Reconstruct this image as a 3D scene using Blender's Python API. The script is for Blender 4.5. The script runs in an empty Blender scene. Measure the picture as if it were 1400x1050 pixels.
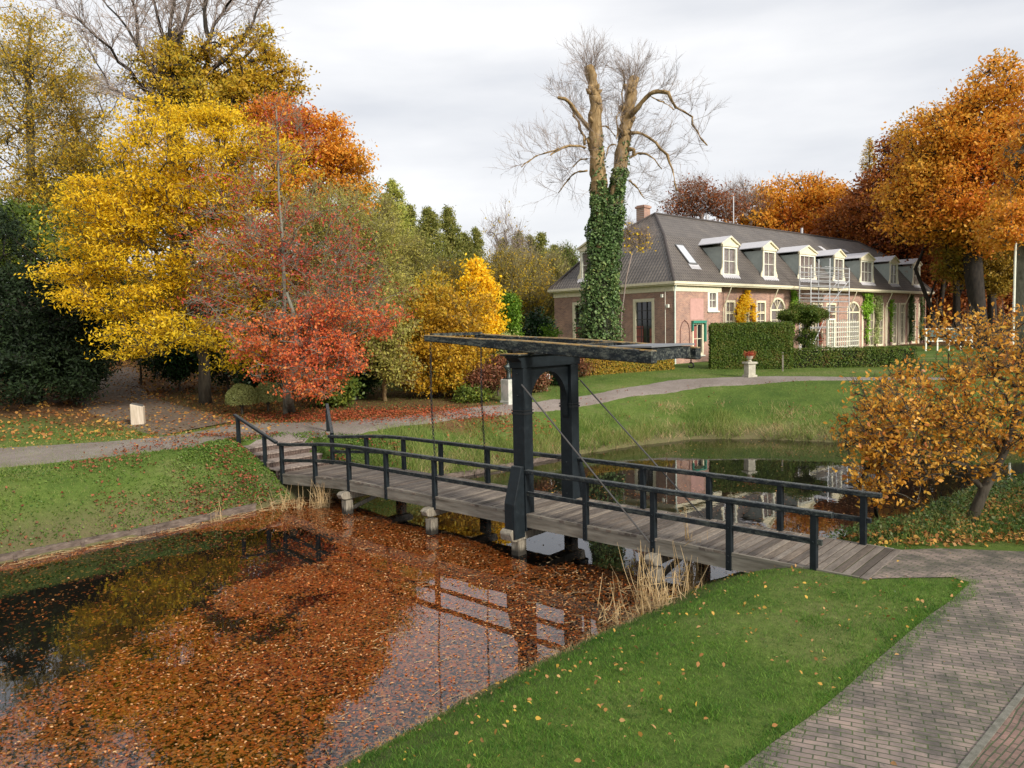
import bpy, math, random
import numpy as np
from mathutils import Vector, Matrix
PI = math.pi
S = bpy.context.scene
C = S.collection

# ------------------------------------------------------------------ camera
FPX, PITCH, ROLL, ZC = 1040.0, .0745, .022, 4.7
Fv = np.array([0, math.cos(PITCH), -math.sin(PITCH)])
_r = np.array([1., 0, 0]); _d = np.array([0, -math.sin(PITCH), -math.cos(PITCH)])
Rv = math.cos(ROLL)*_r + math.sin(ROLL)*_d
Dv = -math.sin(ROLL)*_r + math.cos(ROLL)*_d
cd = bpy.data.cameras.new('camera'); cam = bpy.data.objects.new('camera', cd); C.objects.link(cam)
M = Matrix(((Rv[0], -Dv[0], -Fv[0], 0), (Rv[1], -Dv[1], -Fv[1], 0), (Rv[2], -Dv[2], -Fv[2], ZC), (0, 0, 0, 1)))
cam.matrix_world = M
cd.sensor_width = 36; cd.lens = FPX/1400*36; cd.clip_start = .05; cd.clip_end = 5000
S.camera = cam

# ------------------------------------------------------------------ light
SUN_EL, SUN_AZ = math.radians(27), math.atan2(.62, -.70)   # azimuth measured from +Y towards +X
w = bpy.data.worlds.new('World'); S.world = w; w.use_nodes = True
nt = w.node_tree; nt.nodes.clear()
out = nt.nodes.new('ShaderNodeOutputWorld')
sky = nt.nodes.new('ShaderNodeTexSky'); sky.sky_type = 'NISHITA'; sky.sun_disc = False
sky.sun_elevation = SUN_EL; sky.sun_rotation = SUN_AZ
b1 = nt.nodes.new('ShaderNodeBackground'); b1.inputs[1].default_value = .08
nt.links.new(sky.outputs[0], b1.inputs[0])
b2 = nt.nodes.new('ShaderNodeBackground'); b2.inputs[1].default_value = .84
tc = nt.nodes.new('ShaderNodeTexCoord'); mp = nt.nodes.new('ShaderNodeMapping'); mp.inputs['Scale'].default_value = (1.2, 1.2, 5)
nz = nt.nodes.new('ShaderNodeTexNoise'); nz.inputs['Scale'].default_value = 1.6; nz.inputs['Detail'].default_value = 6
cr = nt.nodes.new('ShaderNodeValToRGB')
cr.color_ramp.elements[0].position = .35; cr.color_ramp.elements[0].color = (.68, .70, .745, 1)
cr.color_ramp.elements[1].position = .62; cr.color_ramp.elements[1].color = (.93, .93, .94, 1)
nt.links.new(tc.outputs['Generated'], mp.inputs[0]); nt.links.new(mp.outputs[0], nz.inputs[0]); nt.links.new(nz.outputs[0], cr.inputs[0])
nt.links.new(cr.outputs[0], b2.inputs[0])
mx = nt.nodes.new('ShaderNodeMixShader'); mx.inputs[0].default_value = .93
nt.links.new(b1.outputs[0], mx.inputs[1]); nt.links.new(b2.outputs[0], mx.inputs[2]); nt.links.new(mx.outputs[0], out.inputs[0])
sl = bpy.data.lights.new('sun', 'SUN'); sl.energy = 3.6; sl.angle = math.radians(12); sl.color = (1, .93, .82)
sun = bpy.data.objects.new('sun', sl); C.objects.link(sun)
sd = Vector((math.sin(SUN_AZ)*math.cos(SUN_EL), math.cos(SUN_AZ)*math.cos(SUN_EL), math.sin(SUN_EL)))
sun.rotation_euler = sd.to_track_quat('Z', 'Y').to_euler(); sun.location = (20, -20, 40)
S.view_settings.view_transform = 'Standard'; S.view_settings.look = 'None'; S.view_settings.exposure = 0.46; S.view_settings.gamma = 1
S.render.engine = 'CYCLES'
S.cycles.use_denoising = True
S.cycles.max_bounces = 6; S.cycles.diffuse_bounces = 3; S.cycles.glossy_bounces = 3; S.cycles.transmission_bounces = 3
S.cycles.transparent_max_bounces = 12

NZ = .86                                                     # level of the near lawn and paving above the water
# ------------------------------------------------------------------ geometry helpers
def ray(u, v): return Fv + Rv*(u-700)/FPX + Dv*(v-525)/FPX
O3 = np.array([0, 0, ZC])
def gp(u, v, z):
    d = ray(u, v); return O3 + d*((z-ZC)/d[2])
def at(u, v, y):
    d = ray(u, v); return O3 + d*(y/d[1])
def sst(a, b, x):
    t = np.clip((x-a)/(b-a), 0, 1); return t*t*(3-2*t)

class MB:
    def __init__(s): s.V = []; s.F = []; s.MI = []; s.n = 0; s.X = None
    def add(s, V, F, mi=0):
        V = np.asarray(V, float).reshape(-1, 3)
        s.V.append(V)
        for f in F: s.F.append([i+s.n for i in f]); s.MI.append(mi)
        s.n += len(V)
    def box(s, x0, x1, y0, y1, z0, z1, mi=0, jit=0):
        V = np.array([[x, y, z] for z in (z0, z1) for x, y in ((x0, y0), (x1, y0), (x1, y1), (x0, y1))], float)
        s.add(V, [[3, 2, 1, 0], [4, 5, 6, 7], [0, 1, 5, 4], [1, 2, 6, 5], [2, 3, 7, 6], [3, 0, 4, 7]], mi)
    def beam(s, p, q, w, h, mi=0, up=(0, 0, 1), cham=0.0):
        p = np.array(p, float); q = np.array(q, float); d = q-p; L = np.linalg.norm(d); d /= L
        up = np.array(up, float); sx = np.cross(d, up); sx /= np.linalg.norm(sx); uz = np.cross(sx, d)
        if cham > 0:
            c = cham; pr = [(-w/2+c, -h/2), (w/2-c, -h/2), (w/2, -h/2+c), (w/2, h/2-c), (w/2-c, h/2), (-w/2+c, h/2), (-w/2, h/2-c), (-w/2, -h/2+c)]
        else: pr = [(-w/2, -h/2), (w/2, -h/2), (w/2, h/2), (-w/2, h/2)]
        V = [e + sx*a + uz*b for e in (p, q) for a, b in pr]; n = len(pr)
        s.add(V, [[i, i+n, (i+1) % n+n, (i+1) % n] for i in range(n)]+[list(range(n)), list(range(2*n-1, n-1, -1))], mi)
    def tube(s, P, R, k=6, mi=0, cap=True):
        P = np.asarray(P, float); m = len(P)
        R = np.full(m, R, float) if np.isscalar(R) else np.asarray(R, float)
        T = np.gradient(P, axis=0); T /= (np.linalg.norm(T, axis=1)[:, None]+1e-9)
        a = np.array([0, 0, 1.]) if abs(T[0][2]) < .9 else np.array([1., 0, 0])
        V = []
        u = np.cross(T[0], a); u /= np.linalg.norm(u)
        th = np.arange(k)*2*PI/k
        for i in range(m):
            u = u - T[i]*(u@T[i]); u /= np.linalg.norm(u)+1e-9; v = np.cross(T[i], u)
            V.append(P[i] + R[i]*(np.cos(th)[:, None]*u + np.sin(th)[:, None]*v))
        F = [[i*k+j, i*k+(j+1) % k, (i+1)*k+(j+1) % k, (i+1)*k+j] for i in range(m-1) for j in range(k)]
        if cap: F += [list(range(k-1, -1, -1)), list(range((m-1)*k, m*k))]
        s.add(np.concatenate(V), F, mi)
    def prism(s, poly, f0, f1, mi=0):
        """poly of 2D points; f0,f1 map a 2D point to 3D on the two faces"""
        n = len(poly); V = [f0(*p) for p in poly]+[f1(*p) for p in poly]
        s.add(V, [list(range(n)), list(range(2*n-1, n-1, -1))]+[[i, i+n, (i+1) % n+n, (i+1) % n] for i in range(n)], mi)
    def quad(s, *P, mi=0): s.add(P, [list(range(len(P)))], mi)
    def build(s, name, mats, parent=None, smooth=False, bevel=0):
        me = bpy.data.meshes.new(name); me.from_pydata(np.concatenate(s.V).tolist(), [], s.F)
        if not isinstance(mats, (list, tuple)): mats = [mats]
        for m in mats: me.materials.append(m)
        me.polygons.foreach_set('material_index', s.MI)
        if smooth: me.polygons.foreach_set('use_smooth', [True]*len(me.polygons))
        me.update()
        o = bpy.data.objects.new(name, me); C.objects.link(o)
        if parent: o.parent = parent
        if bevel:
            b = o.modifiers.new('bevel', 'BEVEL'); b.width = bevel; b.segments = 1; b.limit_method = 'ANGLE'
        return o

def polys(name, V, k, mats, parent=None, rnd=None, mi=None):
    """mesh of N separate k-gons, V shape (N*k,3)"""
    V = np.ascontiguousarray(V, dtype=np.float32).reshape(-1, 3); n = len(V)//k
    me = bpy.data.meshes.new(name)
    me.vertices.add(n*k); me.vertices.foreach_set('co', V.ravel())
    me.loops.add(n*k); me.loops.foreach_set('vertex_index', np.arange(n*k, dtype=np.int32))
    me.polygons.add(n); me.polygons.foreach_set('loop_start', np.arange(n, dtype=np.int32)*k)
    me.polygons.foreach_set('loop_total', np.full(n, k, dtype=np.int32))
    if not isinstance(mats, (list, tuple)): mats = [mats]
    for m in mats: me.materials.append(m)
    if mi is not None: me.polygons.foreach_set('material_index', np.asarray(mi, dtype=np.int32))
    a = me.attributes.new('rnd', 'FLOAT', 'FACE')
    if rnd is None: rnd = np.random.default_rng(n).random(n)
    a.data.foreach_set('value', np.asarray(rnd, dtype=np.float32))
    me.update(calc_edges=True)
    o = bpy.data.objects.new(name, me); C.objects.link(o)
    if parent: o.parent = parent
    return o

def tag(o, label=None, cat=None, group=None, kind=None):
    if label: o['label'] = label
    if cat: o['category'] = cat
    if group: o['group'] = group
    if kind: o['kind'] = kind
    return o
def thing(name, label, cat, loc=(0, 0, 0), rz=0, group=None):
    o = bpy.data.objects.new(name, None); C.objects.link(o); o.location = loc; o.rotation_euler = (0, 0, rz); o.empty_display_size = .3
    return tag(o, label, cat, group)

# ------------------------------------------------------------------ materials
def srgb(h, k=1.0):
    c = [int(h[i:i+2], 16)/255 for i in (0, 2, 4)]
    return tuple([(x/12.92 if x <= .04045 else ((x+.055)/1.055)**2.4)*k for x in c]+[1])
class N:
    def __init__(s, name):
        s.m = bpy.data.materials.new(name); s.m.use_nodes = True; s.t = s.m.node_tree; s.t.nodes.clear()
        s.o = s.n('OutputMaterial'); s.b = s.n('BsdfPrincipled'); s.l(s.b, 0, s.o, 0)
    def n(s, t, **kw):
        x = s.t.nodes.new('ShaderNode'+t)
        for k, v in kw.items(): setattr(x, k, v)
        return x
    def l(s, a, i, b, j): s.t.links.new(a.outputs[i], b.inputs[j])
    def noise(s, scale, detail=4, rough=.6, coord='Object', scl=(1, 1, 1), dist=0):
        t = s.n('TexCoord'); m = s.n('Mapping'); m.inputs['Scale'].default_value = scl
        x = s.n('TexNoise'); x.inputs['Scale'].default_value = scale; x.inputs['Detail'].default_value = detail; x.inputs['Roughness'].default_value = rough
        x.inputs['Distortion'].default_value = dist
        s.l(t, coord, m, 0); s.l(m, 0, x, 0); return x
    def ramp(s, src, i, stops, interp='LINEAR'):
        r = s.n('ValToRGB'); e = r.color_ramp.elements; r.color_ramp.interpolation = interp
        while len(e) > 1: e.remove(e[0])
        e[0].position = stops[0][0]; e[0].color = stops[0][1]
        for p, c in stops[1:]:
            x = e.new(p); x.color = c
        s.l(src, i, r, 0); return r
    def mix(s, fac, a, b, mode='MIX'):
        x = s.n('Mix', data_type='RGBA', blend_type=mode)
        for v, idx in ((fac, 0), (a, 6), (b, 7)):
            if isinstance(v, tuple) and not isinstance(v[0], (int, float)): s.l(v[0], v[1], x, idx)
            elif isinstance(v, tuple): x.inputs[idx].default_value = v
            else: x.inputs[idx].default_value = v
        return x
    def math(s, op, a, b=0.0):
        x = s.n('Math', operation=op)
        for v, idx in ((a, 0), (b, 1)):
            if isinstance(v, tuple): s.l(v[0], v[1], x, idx)
            else: x.inputs[idx].default_value = v
        return x
    def bump(s, src, i, strength=.4, dist=.02):
        x = s.n('Bump'); x.inputs['Strength'].default_value = strength; x.inputs['Distance'].default_value = dist
        s.l(src, i, x, 'Height'); s.l(x, 0, s.b, 'Normal'); return x
G4 = lambda v: (v, v, v, 1)

def mat_noise(name, stops, scale=6, detail=5, rough=.7, scl=(1, 1, 1), bump=.3, bd=.02, spec=.3):
    n = N(name); x = n.noise(scale, detail, .65, scl=scl); r = n.ramp(x, 0, stops); n.l(r, 0, n.b, 'Base Color')
    n.b.inputs['Roughness'].default_value = rough; n.b.inputs['Specular IOR Level'].default_value = spec
    if bump: n.bump(x, 0, bump, bd)
    return n.m
def leafmat(name, cols, trans=.35, scale=.5, rough=.55, fine=.55):
    """leaves: a random value of each leaf plus a slow noise picks the hue"""
    n = N(name); a = n.n('Attribute', attribute_name='rnd'); x = n.noise(scale, 3, .6)
    k = n.math('MULTIPLY', (a, 2), fine); k2 = n.math('MULTIPLY', (x, 0), (1-fine)*2.2); k2b = n.math('SUBTRACT', (k2, 0), (1-fine)*.6)
    k3 = n.math('ADD', (k, 0), (k2b, 0)); k3.use_clamp = True
    m = len(cols); r = n.ramp(k3, 0, [(i/(m-1)*.96+.02, srgb(c)) for i, c in enumerate(cols)])
    n.l(r, 0, n.b, 'Base Color'); n.b.inputs['Roughness'].default_value = rough; n.b.inputs['Specular IOR Level'].default_value = .3
    t = n.n('BsdfTranslucent'); n.l(r, 0, t, 0); mm = n.n('MixShader'); mm.inputs[0].default_value = trans
    n.l(n.b, 0, mm, 1); n.l(t, 0, mm, 2); n.l(mm, 0, n.o, 0)
    return n.m

def m_black(name='black_paint', lichen=0.0):
    n = N(name); x = n.noise(7, 6, .7); f = n.noise(60, 3, .7)
    r = n.ramp(x, 0, [(.3, (.005, .008, .010, 1)), (.6, (.010, .015, .019, 1)), (.8, (.026, .032, .034, 1))])
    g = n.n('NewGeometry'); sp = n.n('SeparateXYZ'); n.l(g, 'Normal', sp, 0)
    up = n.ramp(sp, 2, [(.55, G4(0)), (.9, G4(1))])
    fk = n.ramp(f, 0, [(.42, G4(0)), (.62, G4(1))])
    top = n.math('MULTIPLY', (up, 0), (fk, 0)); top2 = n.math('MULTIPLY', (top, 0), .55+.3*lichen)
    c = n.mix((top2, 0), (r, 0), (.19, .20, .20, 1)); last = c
    if lichen:
        y = n.noise(9, 6, .85, scl=(.35, 1, 1)); y2 = n.ramp(y, 0, [(.50, G4(0)), (.60, G4(.75*lichen))]); c2 = n.mix((y2, 0), (c, 2), (.13, .14, .115, 1))
        z = n.noise(4.5, 6, .85); z2 = n.ramp(z, 0, [(.42, G4(0)), (.52, G4(.95 if lichen >= 1 else 0))]); zz = n.math('MULTIPLY', (z2, 0), (up, 0))
        last = n.mix((zz, 0), (c2, 2), (.42, .24, .04, 1))
        w2 = n.noise(20, 5, .9, scl=(.6, 1, 1)); w3 = n.ramp(w2, 0, [(.58, G4(0)), (.63, G4(.7*lichen))]); last = n.mix((w3, 0), (last, 2), (.27, .28, .25, 1))
    n.l(last, 2, n.b, 'Base Color'); n.b.inputs['Roughness'].default_value = .55; n.b.inputs['Specular IOR Level'].default_value = .22
    n.bump(f, 0, .25, .004); return n.m
def m_planks():
    n = N('deck_boards'); g = n.n('NewGeometry'); x = n.noise(2.2, 6, .7, scl=(6, 1, 6)); y = n.noise(30, 4, .7, scl=(3, .4, 3))
    r = n.ramp(x, 0, [(.25, (.085, .072, .060, 1)), (.5, (.175, .150, .128, 1)), (.75, (.27, .24, .21, 1))])
    r2 = n.ramp(g, 'Random Per Island', [(0, (.55, .50, .47, 1)), (.45, (.95, .92, .9, 1)), (.8, (1.35, 1.3, 1.2, 1)), (.9, (1.0, .9, .8, 1)), (1, (.42, .39, .36, 1))])
    c = n.mix(1.0, (r, 0), (r2, 0), 'MULTIPLY')
    r3 = n.ramp(y, 0, [(.45, G4(.55)), (.6, G4(1.1))]); c2 = n.mix(.6, (c, 2), (r3, 0), 'MULTIPLY')
    n.l(c2, 2, n.b, 'Base Color'); n.b.inputs['Roughness'].default_value = .75; n.bump(y, 0, .5, .01); return n.m
def m_pile():
    n = N('weathered_pile_wood'); x = n.noise(5, 6, .7, scl=(5, 5, .7)); t = n.n('TexCoord'); sp = n.n('SeparateXYZ'); n.l(t, 'Object', sp, 0)
    r = n.ramp(x, 0, [(.28, (.06, .05, .038, 1)), (.5, (.20, .175, .135, 1)), (.75, (.34, .31, .25, 1))])
    s = n.math('ADD', (sp, 2), (n.math('MULTIPLY', (x, 0), .25), 0)); k = n.ramp(s, 0, [(.22, G4(1)), (.32, G4(0))])
    c = n.mix((k, 0), (r, 0), (.022, .018, .012, 1)); n.l(c, 2, n.b, 'Base Color'); n.b.inputs['Roughness'].default_value = .8; n.bump(x, 0, .5, .012); return n.m
def m_brickwall(name, axis):
    n = N(name); t = n.n('TexCoord'); sp = n.n('SeparateXYZ'); n.l(t, 'Object', sp, 0); cx = n.n('CombineXYZ'); n.l(sp, axis, cx, 0); n.l(sp, 2, cx, 1)
    b = n.n('TexBrick'); b.inputs['Scale'].default_value = 1; b.inputs['Brick Width'].default_value = .22; b.inputs['Row Height'].default_value = .07; b.inputs['Mortar Size'].default_value = .009
    b.inputs['Color1'].default_value = (.42, .225, .155, 1); b.inputs['Color2'].default_value = (.26, .135, .105, 1); b.inputs['Mortar'].default_value = (.42, .36, .31, 1)
    n.l(cx, 0, b, 0); x = n.noise(1.3, 6, .7); r = n.ramp(x, 0, [(.3, (.72, .7, .72, 1)), (.7, (1.25, 1.18, 1.12, 1))]); c = n.mix(1.0, (b, 0), (r, 0), 'MULTIPLY')
    x2 = n.noise(7, 5, .8); k = n.ramp(x2, 0, [(.55, G4(0)), (.75, G4(.45))]); c2 = n.mix((k, 0), (c, 2), (.46, .36, .34, 1))
    n.l(c2, 2, n.b, 'Base Color'); n.b.inputs['Roughness'].default_value = .85; n.bump(b, 1, -.3, .01); return n.m
def m_tiles(name, axis):
    n = N(name); t = n.n('TexCoord'); sp = n.n('SeparateXYZ'); n.l(t, 'Object', sp, 0)
    a = n.math('MULTIPLY', (sp, axis), 2*PI/.24); sa = n.math('SINE', (a, 0))
    cz = n.math('DIVIDE', (sp, 2), .21); fr = n.math('FRACT', (cz, 0)); h = n.math('MULTIPLY', (sa, 0), .5); h2 = n.math('SUBTRACT', (h, 0), (fr, 0))
    x = n.noise(.8, 5, .7); r = n.ramp(x, 0, [(.3, (.060, .050, .044, 1)), (.55, (.092, .078, .068, 1)), (.75, (.135, .113, .092, 1))])
    y = n.noise(6, 4, .8); k = n.ramp(y, 0, [(.5, G4(0)), (.75, G4(.5))]); c = n.mix((k, 0), (r, 0), (.135, .118, .085, 1)); jj = n.ramp(h2, 0, [(0, G4(.55)), (.35, G4(1.25))]); h3 = n.math('ADD', (h2, 0), 1.2); n.l(h3, 0, jj, 0); c = n.mix(1.0, (c, 2), (jj, 0), 'MULTIPLY')  # pantile relief shading multiplied into the colour, hollows darker than crests
    n.l(c, 2, n.b, 'Base Color'); n.b.inputs['Roughness'].default_value = .5; n.bump(h2, 0, .9, .045); return n.m
def m_paving(name, ang, w=.2, h=.052, c1=(.225, .178, .158, 1), c2=(.120, .098, .092, 1), moss=.5):
    n = N(name); t = n.n('TexCoord'); m = n.n('Mapping'); m.inputs['Rotation'].default_value = (0, 0, -ang); n.l(t, 'Object', m, 0)
    wv = n.noise(1.1, 2, .5); vm = n.n('VectorMath', operation='MULTIPLY_ADD'); n.l(wv, 1, vm, 0); vm.inputs[1].default_value = (.10, .11, 0); n.l(m, 0, vm, 2)
    b = n.n('TexBrick'); b.inputs['Scale'].default_value = 1; b.inputs['Brick Width'].default_value = w; b.inputs['Row Height'].default_value = h; b.inputs['Mortar Size'].default_value = .008
    b.inputs['Mortar Smooth'].default_value = .3; b.inputs['Color1'].default_value = c1; b.inputs['Color2'].default_value = c2; b.inputs['Mortar'].default_value = (.05, .055, .035, 1); b.inputs['Bias'].default_value = -.1
    n.l(vm, 0, b, 0)
    x = n.noise(2.2, 6, .7); r = n.ramp(x, 0, [(.3, (.55, .58, .58, 1)), (.5, (.95, .95, .95, 1)), (.7, (1.35, 1.28, 1.22, 1))]); c = n.mix(1.0, (b, 0), (r, 0), 'MULTIPLY')
    xs = n.noise(.55, 7, .75); rs = n.ramp(xs, 0, [(.40, (.62, .66, .58, 1)), (.55, (1.08, 1.05, 1.02, 1))]); c = n.mix(.9, (c, 2), (rs, 0), 'MULTIPLY')
    y = n.noise(3.2, 8, .8); y2 = n.ramp(y, 0, [(.44, G4(0)), (.58, G4(1))]); f = n.math('MULTIPLY', (y2, 0), (b, 1)); f2 = n.math('MULTIPLY', (f, 0), moss*1.6); f2.use_clamp = True
    cc = n.mix((f2, 0), (c, 2), (.070, .10, .025, 1))
    z = n.noise(26, 5, .8); z2 = n.ramp(z, 0, [(.62, G4(0)), (.70, G4(.55))]); c3 = n.mix((z2, 0), (cc, 2), (.30, .25, .21, 1))
    n.l(c3, 2, n.b, 'Base Color'); n.b.inputs['Roughness'].default_value = .8
    hh = n.math('SUBTRACT', (n.math('MULTIPLY', (z, 0), .4), 0), (b, 1)); n.bump(hh, 0, .6, .008); return n.m
def m_plain(name, c, rough=.5, metal=0, spec=.5, var=.12):
    n = N(name); x = n.noise(5, 5, .7); a = tuple(v*(1-var) for v in c[:3])+(1,); b = tuple(min(1, v*(1+var)) for v in c[:3])+(1,)
    r = n.ramp(x, 0, [(.3, a), (.7, b)]); n.l(r, 0, n.b, 'Base Color'); n.b.inputs['Roughness'].default_value = rough; n.b.inputs['Metallic'].default_value = metal; n.b.inputs['Specular IOR Level'].default_value = spec
    return n.m
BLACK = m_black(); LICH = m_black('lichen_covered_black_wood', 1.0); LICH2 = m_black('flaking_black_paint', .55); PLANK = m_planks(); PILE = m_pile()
GIRD = mat_noise('weathered_girder_wood', [(.3, (.10, .085, .065, 1)), (.55, (.20, .18, .145, 1)), (.75, (.30, .28, .23, 1))], 3, 6, .8, (.4, 3, 3), .4)
WALLX = m_brickwall('brick_facade', 0); WALLY = m_brickwall('brick_end_wall', 1)
TILEX = m_tiles('roof_tiles_long_side', 0); TILEY = m_tiles('roof_tiles_end', 1)
CREAM = m_plain('cream_paint', (.76, .69, .50), .5); WHITE = m_plain('white_paint', (.78, .77, .66), .5)
PINK = m_plain('pale_plaster', (.50, .29, .25), .8); GREENP = m_plain('green_paint', (.03, .22, .15), .5)
GLASS = m_plain('dark_window_glass', (.012, .014, .016), .06, 0, .8, .3); PGLASS = m_plain('curtained_window_glass', (.16, .13, .12), .12, 0, .8, .5)
CURT = m_plain('red_curtain', (.30, .10, .08), .9); LEAD = m_plain('pale_lead_sheet', (.50, .49, .51), .55, 0, .4, .1)
CHEEK = m_plain('grey_green_boarding', (.36, .39, .36), .7, 0, .3, .1)
STEEL = m_plain('galvanised_steel', (.58, .59, .61), .4, .5, .5, .1)
CABLE = m_plain('dark_steel_cable', (.10, .095, .09), .5, .6); CHAIN = m_plain('black_chain', (.015, .016, .018), .5, .3)
STONE = mat_noise('pale_stone', [(.3, (.30, .28, .22, 1)), (.7, (.55, .52, .42, 1))], 4, 6, .85)
GRANITE = mat_noise('mossy_white_stone', [(.3, (.30, .33, .27, 1)), (.55, (.55, .54, .49, 1)), (.75, (.62, .55, .50, 1))], 3, 6, .8)
BARK = mat_noise('grey_brown_bark', [(.3, (.030, .024, .017, 1)), (.7, (.10, .085, .062, 1))], 4, 6, .9, (3, 3, .6), .5, .03)
BARKP = mat_noise('tan_bark', [(.3, (.12, .075, .032, 1)), (.5, (.28, .185, .085, 1)), (.75, (.42, .31, .18, 1))], 3, 7, .9, (3, 3, .7), .5, .03)
BARKG = mat_noise('pale_grey_bark', [(.3, (.09, .085, .06, 1)), (.7, (.26, .25, .20, 1))], 3, 6, .9, (2, 2, .8), .4, .03)
BARKD = mat_noise('dark_bark', [(.3, (.012, .010, .009, 1)), (.7, (.045, .036, .028, 1))], 3, 6, .9, (2, 2, .6), .4, .03)
TWIG = m_plain('twig_brown', (.24, .19, .165), .9); TWIGY = m_plain('twig_olive', (.20, .17, .075), .9)
# ------------------------------------------------------------------ terrain
E2 = np.array([.7497, -.6618]); N2 = np.array([.6618, .7497]); N0 = 11.76
BO = np.array([*(N2*N0 - E2*10.3), 0.0])              # bridge frame origin: foot of the near gate post, z = 0 is the water
BRZ = math.atan2(E2[1], E2[0])
FAR = [(-60, -32), (-30, -3), (-18, 8.5), (-10.82, 15.65), (-8.75, 17.75), (-6.9, 19.95), (-6.2, 21.2), (-5.0, 22.1), (-3.6, 22.7), (-1.47, 24.07), (2.07, 27.36), (4.6, 29.2), (7.4, 30.74), (10, 30.3), (12.61, 28.99), (16.6, 27.3), (18, 26.8), (25, 27.2), (34, 29)]
NEAR = [(34, 23), (24, 21), (17, 19.6), (12.7, 18.9), (9.8, 17.9), (8.2, 16.2), (6.3, 15.2), (4.5, 14.2), (3.28, 13.37), (2.06, 12.05), (.43, 10.48), (-.82, 9.18), (-1.85, 8.01), (-5, 4.6), (-9, 0), (-30, -26), (-60, -52)]
PO = np.array(FAR+NEAR, float); NFAR = len(FAR)
def inpoly(x, y, P):
    P = np.asarray(P, float)[:, :2]; c = np.zeros(np.shape(x), bool); j = len(P)-1
    for i in range(len(P)):
        xi, yi = P[i]; xj, yj = P[j]
        k = ((yi > y) != (yj > y)); c ^= k & (x < (xj-xi)*(y-yi)/(yj-yi+1e-12)+xi); j = i
    return c
def polydist(x, y, P, closed=True):
    P = np.asarray(P, float)[:, :2]; best = np.full(np.shape(x), 1e9); idx = np.zeros(np.shape(x), int)
    for i in range(len(P) if closed else len(P)-1):
        a = P[i]; b = P[(i+1) % len(P)]; d = b-a; L = d@d
        t = np.clip(((x-a[0])*d[0]+(y-a[1])*d[1])/L, 0, 1); q = np.hypot(x-a[0]-t*d[0], y-a[1]-t*d[1])
        k = q < best; best = np.where(k, q, best); idx = np.where(k, i, idx)
    return best, idx
def wob(x, y): return np.sin(x*.9+1.3*np.sin(y*.7))*np.sin(y*1.1+.8*np.sin(x*.6))
def H(x, y):
    x = np.asarray(x, float); y = np.asarray(y, float)
    df, _ = polydist(x, y, PO[:NFAR], False); dn, _ = polydist(x, y, PO[NFAR:], False)
    ins = inpoly(x, y, PO); near = dn < df; d = np.minimum(df, dn)
    Lf = 2.9+4.2*sst(-5, 5, x); Pf = 1.4+.8*sst(24, 44, y)+.03*np.clip(y-40, 0, 40)*(1-sst(-30, -12, x))
    t = np.clip(df/Lf, 0, 1)
    hf = .10+(Pf-.10)*np.sin(t*PI/2)**1.1 + .05*wob(x*1.4, y*1.4)*sst(0, 1, t)*(1-sst(.8, 1, t))
    t2 = np.clip(dn/2.3, 0, 1); hn = .03+.83*np.sin(t2*PI/2)**1.15
    h = np.where(near, hn, hf); h = np.where(ins, -.05-.55*np.clip(d/.9, 0, 1), h)
    # the cut for the brick steps beyond the far end of the bridge
    s = (x-BO[0])*E2[0]+(y-BO[1])*E2[1]; n = (x-BO[0])*N2[0]+(y-BO[1])*N2[1]
    st = .45+np.clip((-8.7-s)/2.6, 0, 1)*.85
    m = sst(-.35, .0, n)*(1-sst(1.65, 2.0, n))*sst(-11.3, -11.0, s)*(1-sst(-8.3, -7.8, s))
    h = np.where((m > 0) & (h > st), h*(1-m)+st*m, h)
    return h
def axis(lo, hi, fine, c0, c1, grow=1.18, far=1500):
    a = list(np.arange(c0, c1+.001, fine)); st = fine; v = c1
    while v < far: st *= grow; v += st; a.append(v)
    st = fine; v = c0; pre = []
    while v > lo: st *= grow; v -= st; pre.append(v)
    return np.array(pre[::-1]+a)
GX = axis(-1500, 0, .25, -22, 30); GY = axis(-200, 0, .25, 5, 50)
gxx, gyy = np.meshgrid(GX, GY); GZ = H(gxx.ravel(), gyy.ravel()).reshape(gxx.shape)
def HG(x, y):
    x = np.asarray(x, float); y = np.asarray(y, float)
    i = np.clip(np.searchsorted(GX, x)-1, 0, len(GX)-2); j = np.clip(np.searchsorted(GY, y)-1, 0, len(GY)-2)
    fx = np.clip((x-GX[i])/(GX[i+1]-GX[i]), 0, 1); fy = np.clip((y-GY[j])/(GY[j+1]-GY[j]), 0, 1)
    return GZ[j, i]*(1-fx)*(1-fy)+GZ[j, i+1]*fx*(1-fy)+GZ[j+1, i]*(1-fx)*fy+GZ[j+1, i+1]*fx*fy
def gh(u, v):
    z = 1.2
    for _ in range(40):
        p = gp(u, v, z); z = .6*z+.4*float(HG(p[0], p[1]))
    p = gp(u, v, z); p[2] = float(HG(p[0], p[1])); return p
def base(u, y):
    """ground point under image column u at distance y"""
    x = at(u, 500, y)[0]; return np.array([x, y, float(HG(x, y))])

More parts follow.
